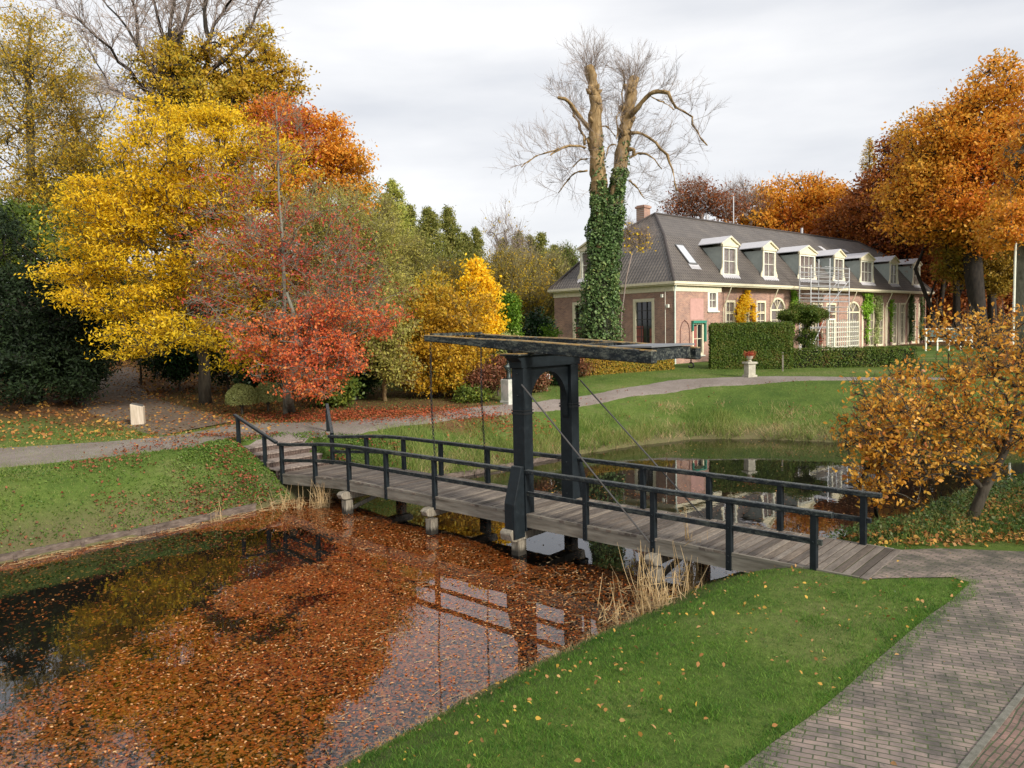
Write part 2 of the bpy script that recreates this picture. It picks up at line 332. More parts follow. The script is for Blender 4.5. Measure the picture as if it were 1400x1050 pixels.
LITTER = [(-12, 33, 9, 1.), (-5, 31, 6, .9), (-20, 40, 14, 1.), (-40, 60, 30, 1), (0, 34, 4, .5), (60, 90, 40, 1.), (-30, 35, 6, .8), (0, 75, 22, .8), (46, 60, 10, .9), (-3.0, 28.5, 3.2, .9), (-7.5, 28, 4, NZ), (20, 100, 40, 1), (-60, 30, 14, .7)]
def ground():
    n, m = GX.size, GY.size
    V = np.stack([gxx.ravel(), gyy.ravel(), GZ.ravel()], 1)
    jj, ii = np.meshgrid(np.arange(m-1), np.arange(n-1), indexing='ij'); q = (jj*n+ii).ravel()
    Fq = np.stack([q, q+1, q+1+n, q+n], 1)
    me = bpy.data.meshes.new('ground'); me.vertices.add(len(V)); me.vertices.foreach_set('co', V.ravel())
    me.loops.add(Fq.size); me.loops.foreach_set('vertex_index', Fq.ravel().astype(np.int32)); me.polygons.add(len(Fq))
    me.polygons.foreach_set('loop_start', np.arange(len(Fq), dtype=np.int32)*4); me.polygons.foreach_set('loop_total', np.full(len(Fq), 4, dtype=np.int32))
    me.polygons.foreach_set('use_smooth', np.ones(len(Fq), bool)); me.update(calc_edges=True)
    x, y = V[:, 0], V[:, 1]; lit = np.zeros(len(V))
    for cx, cy, r, k in LITTER: lit = np.maximum(lit, k*(1-sst(.55, 1.15, np.hypot(x-cx, (y-cy)*1.0)/r)))
    d, idx = polydist(x, y, PO, True); d0 = 1-sst(.25, 1.5, d)
    for nm, a in (('litter', lit), ('edge', np.where(inpoly(x, y, PO), 1, d0))):
        at_ = me.attributes.new(nm, 'FLOAT', 'POINT'); at_.data.foreach_set('value', a.astype(np.float32))
    o = bpy.data.objects.new('ground', me); C.objects.link(o); tag(o, kind='structure')
    k = N('ground_grass'); x1 = k.noise(.35, 6, .65); x2 = k.noise(9, 6, .75); x3 = k.noise(70, 3, .7)
    r1 = k.ramp(x1, 0, [(.35, (.060, .105, .022, 1)), (.52, (.098, .150, .032, 1)), (.7, (.155, .170, .065, 1))])
    r2 = k.ramp(x2, 0, [(.3, (.6, .62, .55, 1)), (.65, (1.2, 1.15, 1.1, 1))]); c = k.mix(.9, (r1, 0), (r2, 0), 'MULTIPLY')
    r3 = k.ramp(x3, 0, [(.3, (.6, .6, .6, 1)), (.7, (1.3, 1.3, 1.3, 1))]); c = k.mix(.8, (c, 2), (r3, 0), 'MULTIPLY')
    e = k.n('Attribute', attribute_name='edge'); l = k.n('Attribute', attribute_name='litter')
    em = k.math('MULTIPLY', (e, 2), 1.6); em = k.math('MULTIPLY', (em, 0), (x2, 0)); em.use_clamp = True
    c = k.mix((em, 0), (c, 2), (.13, .105, .058, 1)); xw = k.noise(1.7, 7, .75); wm = k.ramp(xw, 0, [(.60, G4(0)), (.68, G4(.75))]); c = k.mix((wm, 0), (c, 2), (.10, .085, .045, 1))
    ll = k.math('ADD', (l, 2), (k.math('MULTIPLY', (k.math('SUBTRACT', (x2, 0), .5), 0), 2.4), 0)); ll = k.math('MULTIPLY', (ll, 0), (l, 2)); lm = k.ramp(ll, 0, [(.3, G4(0)), (.75, G4(1))])
    x4 = k.noise(14, 6, .8); lc = k.ramp(x4, 0, [(.3, (.045, .028, .018, 1)), (.5, (.125, .07, .035, 1)), (.65, (.20, .10, .04, 1)), (.8, (.10, .09, .03, 1))])
    c = k.mix((lm, 0), (c, 2), (lc, 0)); k.l(c, 2, k.b, 'Base Color'); k.b.inputs['Roughness'].default_value = .95; k.b.inputs['Specular IOR Level'].default_value = .1
    k.bump(x3, 0, .6, .03); me.materials.append(k.m)
ground()

# water: dark clear pond with a still, reflecting surface over a leaf layer
wn = N('pond_water'); wn.t.nodes.remove(wn.b)
fr = wn.n('Fresnel'); fr.inputs[0].default_value = 1.52; gl = wn.n('BsdfGlossy'); gl.inputs['Roughness'].default_value = .015; gl.inputs[0].default_value = (.96, .97, 1, 1)
tr = wn.n('BsdfTransparent'); tr.inputs[0].default_value = (.93, .90, .84, 1); ms = wn.n('MixShader')
wx = wn.noise(1.4, 3, .5); wb = wn.n('Bump'); wb.inputs['Strength'].default_value = .035; wb.inputs['Distance'].default_value = .05; wn.l(wx, 0, wb, 'Height'); wn.l(wb, 0, gl, 'Normal')
wn.l(fr, 0, ms, 0); wn.l(tr, 0, ms, 1); wn.l(gl, 0, ms, 2); wn.l(ms, 0, wn.o, 0)
m = MB(); m.quad((-60, -55, 0), (45, -55, 0), (45, 33, 0), (-60, 33, 0)); wo = m.build('water', wn.m); tag(wo, kind='structure')
mud = mat_noise('pond_mud', [(.3, (.010, .009, .006, 1)), (.7, (.028, .024, .014, 1))], 2, 5, .8)
m = MB(); P_ = [tuple(p)+(-.30,) for p in PO]; m.add(P_, [list(range(len(P_)))]); tag(m.build('pond_bed', mud), kind='structure')

# gravel paths, draped on the ground
def drape(name, Lf, Rt, mat, dz=.02, step=.25, across=12):
    def rs(P, n):
        P = np.array(P, float)[:, :2]; q = np.concatenate([[0], np.cumsum(np.hypot(*np.diff(P, axis=0).T))]); t = np.linspace(0, q[-1], n)
        for _ in range(1): X = np.interp(t, q, P[:, 0]); Y = np.interp(t, q, P[:, 1])
        k = np.ones(9)/9; Xp = np.pad(X, 4, mode='edge'); Yp = np.pad(Y, 4, mode='edge'); return np.stack([np.convolve(Xp, k, 'valid'), np.convolve(Yp, k, 'valid')], 1)
    L0 = np.array(Lf, float)[:, :2]; n = int(np.hypot(*np.diff(L0, axis=0).T).sum()/step)+10
    A = rs(Lf, n); B = rs(Rt, n); A = A+.05*np.stack([wob(A[:, 0]*5, A[:, 1]*4), wob(A[:, 1]*5, A[:, 0]*6)], 1); B = B+.05*np.stack([wob(B[:, 0]*5, B[:, 1]*4), wob(B[:, 1]*5, B[:, 0]*6)], 1)
    m = MB(); T = np.linspace(0, 1, across+1)
    X = A[:, None, 0]*(1-T)+B[:, None, 0]*T; Y = A[:, None, 1]*(1-T)+B[:, None, 1]*T; Z = HG(X, Y)+dz+.02*np.sin(T*PI)
    Z[:, 0] -= .03; Z[:, -1] -= .03
    V = np.stack([X.ravel(), Y.ravel(), Z.ravel()], 1); k = across+1
    m.add(V, [[i*k+j, i*k+j+1, (i+1)*k+j+1, (i+1)*k+j] for i in range(n-1) for j in range(across)])
    o = m.build(name, mat, smooth=True); tag(o, kind='structure'); return o
gv = N('gravel'); g1 = gv.noise(45, 5, .8); g2 = gv.noise(.9, 5, .7); gr = gv.ramp(g1, 0, [(.35, (.12, .095, .082, 1)), (.55, (.235, .20, .18, 1)), (.75, (.38, .34, .31, 1))])
gs = gv.ramp(g2, 0, [(.35, (.72, .68, .64, 1)), (.65, (1.1, 1.1, 1.1, 1))]); gc = gv.mix(.8, (gr, 0), (gs, 0), 'MULTIPLY'); gv.l(gc, 2, gv.b, 'Base Color'); gv.b.inputs['Roughness'].default_value = .95; gv.bump(g1, 0, .5, .015)
px = lambda L: [gh(*q)[:2] for q in L]
drape('gravel_path', [(-34, 14)]+px([(0, 641), (150, 625), (330, 606), (455, 601), (560, 583), (700, 567), (870, 540), (960, 530), (1060, 523), (1180, 520), (1300, 519)]),
      [(-34, 19)]+px([(0, 612), (120, 605), (235, 596), (330, 577), (440, 577), (560, 567), (700, 551), (860, 528), (930, 518), (1060, 514), (1180, 516), (1300, 516.5)]), gv.m)
drape('gravel_path', px([(222, 598), (170, 583), (115, 560), (105, 545), (120, 530), (135, 517), (160, 503)]), px([(330, 577), (270, 560), (215, 545), (195, 532), (190, 522), (190, 512), (185, 502)]), mat_noise('trodden_leafy_dirt', [(.3, (.055, .038, .027, 1)), (.5, (.13, .095, .07, 1)), (.7, (.20, .15, .115, 1))], 6, 8, .95), dz=.03)
# a thin pale path crossing the lawn in front of the long facade is part of the strip above

# brick pavement on the near side
PAVE1 = [np.array((6.46, 11.0))]+[gp(u, v, NZ)[:2] for u, v in ((1326, 797), (1300, 822), (1270, 842), (1235, 872), (1200, 902), (1160, 938), (1120, 972), (1065, 1010), (1010, 1052))]
PAVE1 = PAVE1+[np.array((.7, 4.7)), np.array((-1.5, 2.0)), np.array((0.5, 1.0)), np.array((2.0, 4.45)), gp(1318, 1050, NZ)[:2], gp(1400, 943, NZ)[:2], np.array((7.6, 9.8)), np.array((8.7, 11.2))]
def flat(name, P, z, mat, kind='structure', thick=0):
    m = MB(); n = len(P); ar = sum(P[i-1][0]*P[i][1]-P[i][0]*P[i-1][1] for i in range(n)); P = P if ar > 0 else P[::-1]; m.add([(p[0], p[1], z) for p in P], [list(range(n))]); o = m.build(name, mat)
    bmx = o.data
    tag(o, kind=kind); return o
PV1 = m_paving('worn_brick_paving', math.radians(-24), .205, .078); PV2 = m_paving('worn_brick_paving_strip', math.radians(-52), .205, .07, moss=.35); PV3 = m_paving('red_brick_paving', math.radians(43), .2, .055, (.22, .135, .115, 1), (.15, .10, .085, 1), .4)
flat('brick_pavement', PAVE1, NZ+.0085, PV1)
q0 = BO[:2]+E2*6.9; q1 = BO[:2]+E2*7.6
PAVE2 = [q0-N2*.1, np.array((5.6, 11.02)), np.array((6.46, 11.0)), np.array((8.7, 11.2)), np.array((13, 11.6)), np.array((13, 13.3)), np.array((8.3, 12.15)), np.array((7.05, 12.42)), q0+N2*1.76]
flat('brick_pavement', PAVE2, NZ+.0125, PV2)
flat('brick_pavement', [np.array((2.05, 4.44)), np.array((9, .5)), np.array((13, 11.58)), np.array((8.72, 11.18)), np.array((7.62, 9.78)), gp(1401, 945, NZ)[:2], gp(1319, 1052, NZ)[:2]], NZ+.006, PV3)
m = MB(); a_ = np.array([*gp(1318, 1050, NZ)[:2], NZ+.005]); b_ = np.array([7.6, 9.8, NZ+.005]); c_ = np.array([2.0, 4.45, NZ+.005])
m.beam(c_, a_, .06, .03); m.beam(a_, b_, .06, .03); tag(m.build('pavement_kerb', mat_noise('kerb_stone', [(.3, (.08, .08, .06, 1)), (.7, (.20, .19, .16, 1))], 9)), kind='structure')
# ------------------------------------------------------------------ the drawbridge
def lerp(a, b, t): return a+(b-a)*t
def deckz(s): return .88 - .20*float(sst(-5.6, -9.3, s))   # arches down to the far bank
br = thing('drawbridge', 'long black-railed wooden drawbridge with overhead balance beams spanning the pond', 'bridge', tuple(BO), BRZ)
W = 1.64
rng = random.Random(4)
m = MB(); s = -8.95
while s < 6.86:
    wd = .118+rng.uniform(-.006, .006); z = deckz(s+wd/2)+rng.uniform(-.004, .004); o0 = -.10+rng.uniform(-.02, .015); o1 = W+.10+rng.uniform(-.015, .02)
    m.box(s, s+wd, o0, o1, z-.045, z); s += wd+.019
m.build('deck_planks', PLANK, br, bevel=.004)
for y in (-.04, W/2, W+.04):                                # three longitudinal girders
    m = MB(); xs = np.linspace(-8.9, 7.3, 30)
    for a, b in zip(xs[:-1], xs[1:]): m.beam((a, y, deckz(a)-.165), (b+.002, y, deckz(b)-.165), .12, .235)
    m.build('girder', GIRD, br)
# edge kerb boards on the opening leaf and beyond
for y in (-.085, W+.085):
    m = MB(); xs = np.linspace(-8.9, 6.8, 28)
    for a, b in zip(xs[:-1], xs[1:]): m.beam((a, y, deckz(a)-.022), (b, y, deckz(b)-.022), .045, .05)
    m.build('edge_board', GIRD, br)
NP = [-8.80, -7.18, -5.67, -4.17, -2.45, 1.80, 3.29, 4.74, 6.13]; FP = [-8.90, -7.23, -5.60, -4.12, -2.45, 1.98, 3.47, 4.88, 6.32]
def railz(s): return deckz(s)+.92+ .03*float(sst(-9, -7, s))-.03
for y, PS, end, sgn in ((-.07, NP, 6.40, -1), (W+.07, FP, 6.60, 1)):
    for p in PS:
        m = MB(); m.beam((p, y, deckz(p)-.30), (p, y, railz(p)-.09), .10, .10, up=(1, 0, 0), cham=.006)
        for bz_ in (deckz(p)-.06, deckz(p)-.16, railz(p)-.5): m.tube([(p, y+sgn*.049, bz_), (p, y+sgn*.066, bz_)], .016, 6)
        m.build('rail_post', BLACK, br)
    for x0, x1 in ((PS[0]-.14, -.02), (.30, end)):
        m = MB(); xs = np.linspace(x0, x1, 14)
        for a, b in zip(xs[:-1], xs[1:]): m.beam((a, y, railz(a)-.05), (b+.003, y, railz(b)-.05), .115, .085, cham=.012)
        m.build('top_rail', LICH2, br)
        m = MB()
        for a, b in zip(xs[:-1], xs[1:]): m.beam((max(a, PS[0]), y+sgn*.002, railz(a)-.50), (min(b, PS[-1]+.12)+.003, y+sgn*.002, railz(b)-.50), .05, .085)
        m.build('mid_rail', LICH2, br)
# piles and cross caps
for p in (-5.75, -2.55, .10, 3.35, 6.0):
    for y in (-.10, W+.05):
        m = MB(); m.beam((p, y, -.9), (p, y, .36 if p < 6 else .3), .22 if p != .1 else .26, .22, up=(1, 0, 0), cham=.02); m.build('pile', PILE, br)
    m = MB(); big = (p == .10)
    h = .27 if big else .20; zt = (.60 if big else .62) if p > -5 else .585; y0 = -.52 if big else -.36
    prof = [(y0, zt-h*.35), (y0+.05, zt-h*.85), (y0+.16, zt-h), (W+.25, zt-h), (W+.36, zt-h*.8), (W+.40, zt-.03), (W+.34, zt), (y0+.08, zt), (y0+.01, zt-.05)]
    hw = .15 if big else .10
    m.prism(prof, lambda a, b, p=p, hw=hw: (p-hw, a, b), lambda a, b, p=p, hw=hw: (p+hw, a, b)); m.build('cross_cap', PILE, br, bevel=.01)
for p in (-5.7, 3.35):
    m = MB(); m.beam((p, -.05, .12), (p, W, .5), .05, .10); m.build('pile_brace', PILE, br)
# the gate: two posts, a lintel with cornice and an arched brace
GZ1 = 3.86
for y, nm in ((.02, 0), (W-.02, 1)):
    m = MB(); hy = .135
    m.prism([(.01, .52), (.33, .52), (.33, GZ1), (.01, GZ1)], lambda a, b, y=y: (a, y-hy, b), lambda a, b, y=y: (a, y+hy, b)); 
    for bz_ in (.75, 1.0, 1.7, 3.3, 3.75): m.tube([(.17, y-hy-.018, bz_), (.17, y-hy, bz_)], .022, 6)
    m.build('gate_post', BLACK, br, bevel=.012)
    o = -1 if nm == 0 else 1                                  # raking buttress board outside each post
    m = MB(); pr = [(y+o*.137, .40 if nm == 0 else .58), (y+o*.46, .40 if nm == 0 else .58), (y+o*.46, 1.12), (y+o*.22, 1.86), (y+o*.137, 1.86)]
    m.prism(pr, lambda a, b: (.02, a, b), lambda a, b: (.30, a, b)); m.build('buttress', BLACK, br, bevel=.01)
m = MB()
m.prism([(-.16, 3.865), (W+.16, 3.865), (W+.18, 4.0), (W+.30, 4.08), (W+.30, 4.12), (-.30, 4.12), (-.30, 4.08), (-.18, 4.0)], lambda a, b: (.0, a, b), lambda a, b: (.34, a, b)); m.build('lintel', BLACK, br, bevel=.01)
m = MB(); m.box(-.09, .43, -.36, W+.36, 4.122, 4.17); m.build('lintel_cap', LICH, br, bevel=.012)
m = MB()                                                     # arch filling under the lintel, built of a curved band
n = 20; r = (W-.04)/2-.137; cy = W/2; zc = 3.06; inner = []; 
for i in range(n+1):
    t = PI*i/n; inner.append((cy+(r-.045*abs(math.sin(t))-.03)*math.cos(t)*1.0, zc+(.70)*math.sin(t)))
outer = [(cy+r, 3.0)]+[(cy+r, 3.862)]+[(cy-r, 3.862)]+[(cy-r, 3.0)]
for i in range(n):
    a, b = inner[i], inner[i+1]
    ax = a[0]; bx_ = b[0]
    m.prism([(ax, a[1]), (ax, 3.862), (bx_, 3.862), (bx_, b[1])], lambda u, v: (.10, u, v), lambda u, v: (.24, u, v))
for sgn in (1, -1):
    e = cy+sgn*(r-.03)
    m.prism([(e, 2.75), (e, 3.862), (cy+sgn*r, 3.862), (cy+sgn*r, 2.68)], lambda u, v: (.10, u, v), lambda u, v: (.24, u, v))
m.build('arch_brace', BLACK, br)
for y in (.02, W-.02):
    m = MB(); m.box(-.005, .345, y-.145, y+.145, 2.92, 2.96); m.box(-.01, .35, y-.15, y+.15, 2.99, 3.01); m.build('iron_strap', CHAIN, br)
# balance beams
def bz(s): return 4.47+(s+2.55)*(4.10-4.47)/5.83
for y in (.0, W-.0):
    m = MB(); pts = [(-2.68, .13, .15), (-1.2, .15, .17), (.2, .19, .24), (2.2, .20, .25), (3.30, .19, .24)]
    V = []; 
    for s_, w_, h_ in pts:
        for a, b in ((-1, -1), (1, -1), (1, 1), (-1, 1)): V.append((s_, y+a*w_/2, bz(s_)+b*h_/2+.02))
    Fs = [[i*4+j, i*4+(j+1) % 4, i*4+4+(j+1) % 4, i*4+4+j] for i in range(4) for j in range(4)]+[[0, 3, 2, 1], [16, 17, 18, 19]]
    m.add(V, Fs); o = m.build('balance_beam', LICH, br, bevel=.02)
m = MB(); m.beam((-2.50, .0, bz(-2.5)+.10), (-2.50, W, bz(-2.5)+.10), .09, .07); m.build('beam_tie', LICH, br)
m = MB(); m.beam((1.35, .08, bz(1.35)+.06), (1.35, W-.08, bz(1.35)+.06), .12, .12); m.build('beam_tie', LICH, br)
m = MB(); m.beam((2.75, .02, bz(2.75)+.165), (2.75, W-.02, bz(2.75)+.165), .95, .03); m.build('counterweight_board', m_plain('grey_zinc_sheet', (.16, .17, .185), .5), br)
m = MB(); m.beam((2.75, .105, bz(2.75)+.02), (2.75, W-.105, bz(2.75)+.02), .85, .22); m.build('counterweight_box', LICH, br)
m = MB(); m.beam((.17, .0, 4.26), (.17, W, 4.26), .10, .10); m.tube([(.17, -.2, 4.22), (.17, W+.2, 4.22)], .045, 8); m.build('pivot_axle', CHAIN, br)
for y in (.0, W):
    m = MB(); m.beam((-.14, y, 4.18), (.17, y, 4.32), .12, .06); m.beam((.48, y, 4.18), (.17, y, 4.32), .12, .06); m.build('pivot_bearing', BLACK, br)
for y in (0.0, W+.02):                                        # lifting chains: alternating links
    m = MB(); z0, z1 = .93, 4.38; k = int((z1-z0)/.085)
    for i in range(k):
        za = z0+i*.085; hs = -2.55+.02*math.sin(i*.2)+.05*(1-i/k); w_ = .022
        P = [(w_*math.cos(t), .052*math.sin(t)) for t in np.arange(9)*2*PI/8]
        if i % 2: m.tube([(hs+a, y, za+.05+b) for a, b in P], .011, 4, cap=False)
        else: m.tube([(hs, y+a, za+.05+b) for a, b in P], .011, 4, cap=False)
    m.build('lifting_chain', CHAIN, br)
for y, s0, z0_, s1, z1_ in ((-.14, .30, 3.54, 3.25, .80), (W+.14, .36, 3.50, 3.30, .88)):
    m = MB(); m.tube([(s0, y*1.0, z0_), (s1, y, z1_)], .016, 6); m.build('stay_rod', CABLE, br)
m = MB(); t = np.linspace(-.6, 4.6, 14); hx = 3.13
m.tube([(hx, W, 4.0), (hx, W, 3.93)], .014, 6); m.tube([(hx+.055*math.sin(a), W, 3.885+.05*math.cos(a)) for a in t], .014, 6); m.build('iron_hook', CHAIN, br)

# brick steps up to the gravel path, with their own sloping handrails
st = thing('brick_steps', 'wide brick steps rising from the far end of the bridge to the gravel path', 'steps', tuple(BO+np.array([*(E2*-9.0), .68])), BRZ)
PS = m_paving('step_bricks', 0, .075, .3, (.27, .19, .16, 1), (.16, .115, .10, 1), .3)
for i in range(4):
    x1 = -.0-i*.52; z1 = .10+i*.165+.0; m = MB()
    for k in range(22):
        y0 = -.10+k*.086; m.box(x1-.10, x1-.02+rng.uniform(-.006, .006), y0, y0+.078, -.35, z1-.035)
    if i == 0: RIS = mat_noise('step_riser_brick', [(.3, (.035, .026, .022, 1)), (.5, (.10, .07, .058, 1)), (.7, (.16, .115, .095, 1))], 14, 6, .9); TRD = mat_noise('step_tread_brick', [(.3, (.12, .095, .08, 1)), (.5, (.26, .21, .18, 1)), (.7, (.34, .29, .25, 1))], 11, 6, .85)  # riser shade put into the brick colour, darker than the treads
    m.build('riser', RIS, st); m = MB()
    for k in range(9): y0 = -.10+k*.21; m.box(x1-.62, x1+.01+rng.uniform(-.008, .008), y0, y0+.203, z1-.034, z1+rng.uniform(-.003, .003))
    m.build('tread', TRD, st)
def handrail(lab, P0, P1, posts):
    b = thing('handrail', lab, 'handrail', tuple(P0[:2])+(float(HG(*P0[:2])),), 0, 'sloping handrails beside the steps'); o = np.array(b.location)
    m = MB(); d = (P1-P0)/np.linalg.norm(P1-P0); m.beam(P0-o, P1-o, .10, .075, cham=.01); m.build('rail', BLACK, b)
    for t in posts:
        p = lerp(P0, P1, t); m = MB(); m.beam((p[0]-o[0], p[1]-o[1], -.25+float(HG(p[0], p[1]))-o[2]), p-o-np.array([0, 0, .03]), .10, .10, up=(1, 0, 0)); m.build('post', BLACK, b)
def bl(s, n, z): return np.array([*(BO[:2]+E2*s+N2*n), z])
handrail('near handrail sloping down to the bridge rail, beside the ivy bank', bl(-9.02, -.09, 1.56), bl(-11.30, -.09, 2.22), (.28, .92))
handrail('far handrail sloping down to the bridge rail, on the lawn side of the steps', bl(-8.95, W+.12, 1.60), gp(447, 553, 2.30), (.05, .94))
# timber edging boards along the pond
TIMB = mat_noise('wet_old_timber', [(.3, (.045, .033, .026, 1)), (.55, (.13, .10, .082, 1)), (.8, (.24, .20, .165, 1))], 4, 6, .85, (1, 1, 4), .5)
def edging(lab, P, z=.13, w=.06):
    b = thing('timber_edging', lab, 'pond edging', (P[0][0], P[0][1], 0), 0, 'timber edging boards along the far bank'); o = np.array([P[0][0], P[0][1], 0])
    for k, (a, c) in enumerate(zip(P[:-1], P[1:])):
        a3 = np.array([*a, 0.])-o; c3 = np.array([*c, 0.])-o; m = MB()
        m.beam(a3+[0, 0, z-.08], c3+[0, 0, z-.085], w, .19); m.beam(a3+[0, .06, z+.02], c3+[0, .06, z+.02], .09, .035); m.build('board', TIMB, b)
        L = np.linalg.norm(c3-a3); 
        for t in np.arange(.3, L, 1.3): p = lerp(a3, c3, t/L); m = MB(); m.beam(p+[.02, -.06, -.4], p+[.02, -.06, z+.01], .06, .06, up=(1, 0, 0)); m.build('stake', TIMB, b)
edging('long timber edging below the grass slope left of the bridge', [(-22, 5.2), (-18, 8.5), (-10.82, 15.65), (-8.75, 17.75), (-6.9, 19.95)])
edging('timber edging at the water behind the bridge gate', [(-3.6, 22.7), (-1.47, 24.07), (2.07, 27.36)], .10)
# ------------------------------------------------------------------ the coach house
YAW = .746; HC = np.array([10.04, 46.7, 2.2]); HW, HL, EZ = 10.74, 44.2, 5.065
ha = np.array([math.cos(YAW), math.sin(YAW), 0]); hb = np.array([-math.sin(YAW), math.cos(YAW), 0])
def hw(x, y, z): return HC+ha*x+hb*y+np.array([0, 0, z])
hs = thing('coach_house', 'long pink brick coach house with dark tiled mansard roof and a row of cream dormers', 'house', tuple(HC), YAW)
def wallo(name, f, u0, u1, z0, z1, d0, d1, ops, mat):
    """wall with rectangular openings, f(u,d,z) -> point"""
    us = sorted({u0, u1, *[o[0] for o in ops], *[o[1] for o in ops]}); zs = sorted({z0, z1, *[o[2] for o in ops], *[o[3] for o in ops]})
    m = MB()
    for a, b in zip(us[:-1], us[1:]):
        run = []
        for c, d in zip(zs[:-1], zs[1:]):
            if any(o[0] <= a+1e-6 and b <= o[1]+1e-6 and o[2] <= c+1e-6 and d <= o[3]+1e-6 for o in ops):
                if run: m.add([f(*q) for q in bx(a, b, d0, d1, run[0], run[1])], BF); run = []
            else: run = [run[0], d] if run else [c, d]
        if run: m.add([f(*q) for q in bx(a, b, d0, d1, run[0], run[1])], BF)
    return m.build(name, mat, hs)
BF = [[3, 2, 1, 0], [4, 5, 6, 7], [0, 1, 5, 4], [1, 2, 6, 5], [2, 3, 7, 6], [3, 0, 4, 7]]
def bx(x0, x1, y0, y1, z0, z1): return [(x, y, z) for z in (z0, z1) for x, y in ((x0, y0), (x1, y0), (x1, y1), (x0, y1))]
fS = lambda u, d, z: (u, d, z)          # facing the lawn, depth goes into the house
fE = lambda u, d, z: (d, u, z)          # end wall
def window(f, u0, u1, z0, z1, d, cols=2, rows=2, fr=.10, curtain=None, sill=True, glass=None, trans=None, frm=None, par=None, nm='window', bars=None):
    frm = frm or WHITE; m = MB(); B = lambda a, b, c, e, g, h: m.add([f(*q) for q in bx(a, b, c, e, g, h)], BF)
    B(u0, u0+fr, d-.035, d+.12, z0, z1); B(u1-fr, u1, d-.035, d+.12, z0, z1); B(u0+fr, u1-fr, d-.035, d+.12, z1-fr, z1); B(u0+fr, u1-fr, d-.035, d+.12, z0, z0+fr)
    if bars: m2 = m; m = MB()
    for i in range(1, cols): x = lerp(u0+fr, u1-fr, i/cols); B(x-.025, x+.025, d+.03, d+.08, z0+fr, z1-fr)
    for i in range(1, rows): z = lerp(z0+fr, z1-fr, i/rows); B(u0+fr, u1-fr, d+.032, d+.078, z-.02, z+.02)
    if trans: B(u0+fr, u1-fr, d-.01, d+.085, z1-trans-.045, z1-trans+.045)
    if bars: mb, m = m, m2
    o = m.build(nm, frm, par or hs)
    if bars: mb.build('glazing_bars', bars, o)
    m = MB(); m.add([f(*q) for q in bx(u0+fr*.5, u1-fr*.5, d+.085, d+.095, z0+fr*.5, z1-fr*.5)], BF)
    if par is None: m.build('pane', glass or GLASS, o)
    else: m.build('pane', glass or GLASS, o)
    if sill and par is None: m = MB(); m.add([f(*q) for q in bx(u0-.08, u1+.08, d-.12, d+.03, z0-.09, z0-.002)], BF); m.build('sill', WHITE, o)
    if curtain:
        for (a, b, c, e) in curtain:
            m = MB(); k = 14; V = []
            for i in range(k+1): x = lerp(a, b, i/k); dd = d+.060+.012*math.sin(i*1.9); V += [f(x, dd, c), f(x, dd, e)]
            m.add(V, [[2*i, 2*i+2, 2*i+3, 2*i+1] for i in range(k)]); m.build('curtain', CURT, o)
    return o
# end wall with tall windows
we = [(1.72, 3.42, .95, 4.12), (7.02, 8.72, .95, 4.12)]
wallo('end_wall', fE, .0+.28, HW-.28, -.6, EZ-.12, .28, .58, we, WALLY)
for a, b, c, d in we: window(fE, a+.01, b-.01, c, d, .30, 3, 5, .20, [(b-.75, b-.2, c+.2, c+1.45), (a+.2, a+.45, c+.2, c+1.3)], frm=CREAM, bars=m_plain('dark_glazing_bar', (.05, .045, .05), .5))
# corner block of the long side (s 0..5.6)
wc = [(4.05, 5.25, 3.28, 4.66), (2.30, 3.55, .45, 2.55)]
wallo('corner_wall', fS, .582, 5.62, -.6, EZ-.12, .28, .58, wc, WALLX)
window(fS, 4.05, 5.25, 3.28, 4.66, .30, 2, 2, .22, glass=PGLASS); window(fS, 2.30, 3.55, .45, 2.55, .30, 2, 2, .14, [(2.45, 3.0, .6, 2.3)], frm=CREAM)
m = MB(); m.add(bx(2.18, 3.68, .10, .30, 2.50, 2.66), BF); m.add(bx(2.18, 2.30, .16, .275, 2.0, 2.49), BF); m.add(bx(3.56, 3.68, .12, .275, 1.3, 2.49), BF); m.build('green_awning_frame', GREENP, hs)
m = MB(); m.add(bx(2.05, 3.55, .262, .278, 2.72, 4.08), BF); m.build('blind_panel', PINK, hs)
m = MB()                                                      # pointed arch outline in the brickwork
L = [(.95, 1.15), (.95, 1.9)]+[(1.45-.5*math.cos(t), 1.9+.75*math.sin(t)**.9) for t in np.linspace(.1, PI/2-.12, 6)]+[(1.45, 2.72)]
L += [(2.90-p[0], p[1]) for p in L[::-1][1:]]
for p, q in zip(L[:-1], L[1:]): m.beam((p[0], .268, p[1]), (q[0], .268, q[1]), .03, .05, up=(0, 1, 0))
m.build('arch_moulding', m_plain('dark_red_brick', (.14, .06, .05), .9), hs)
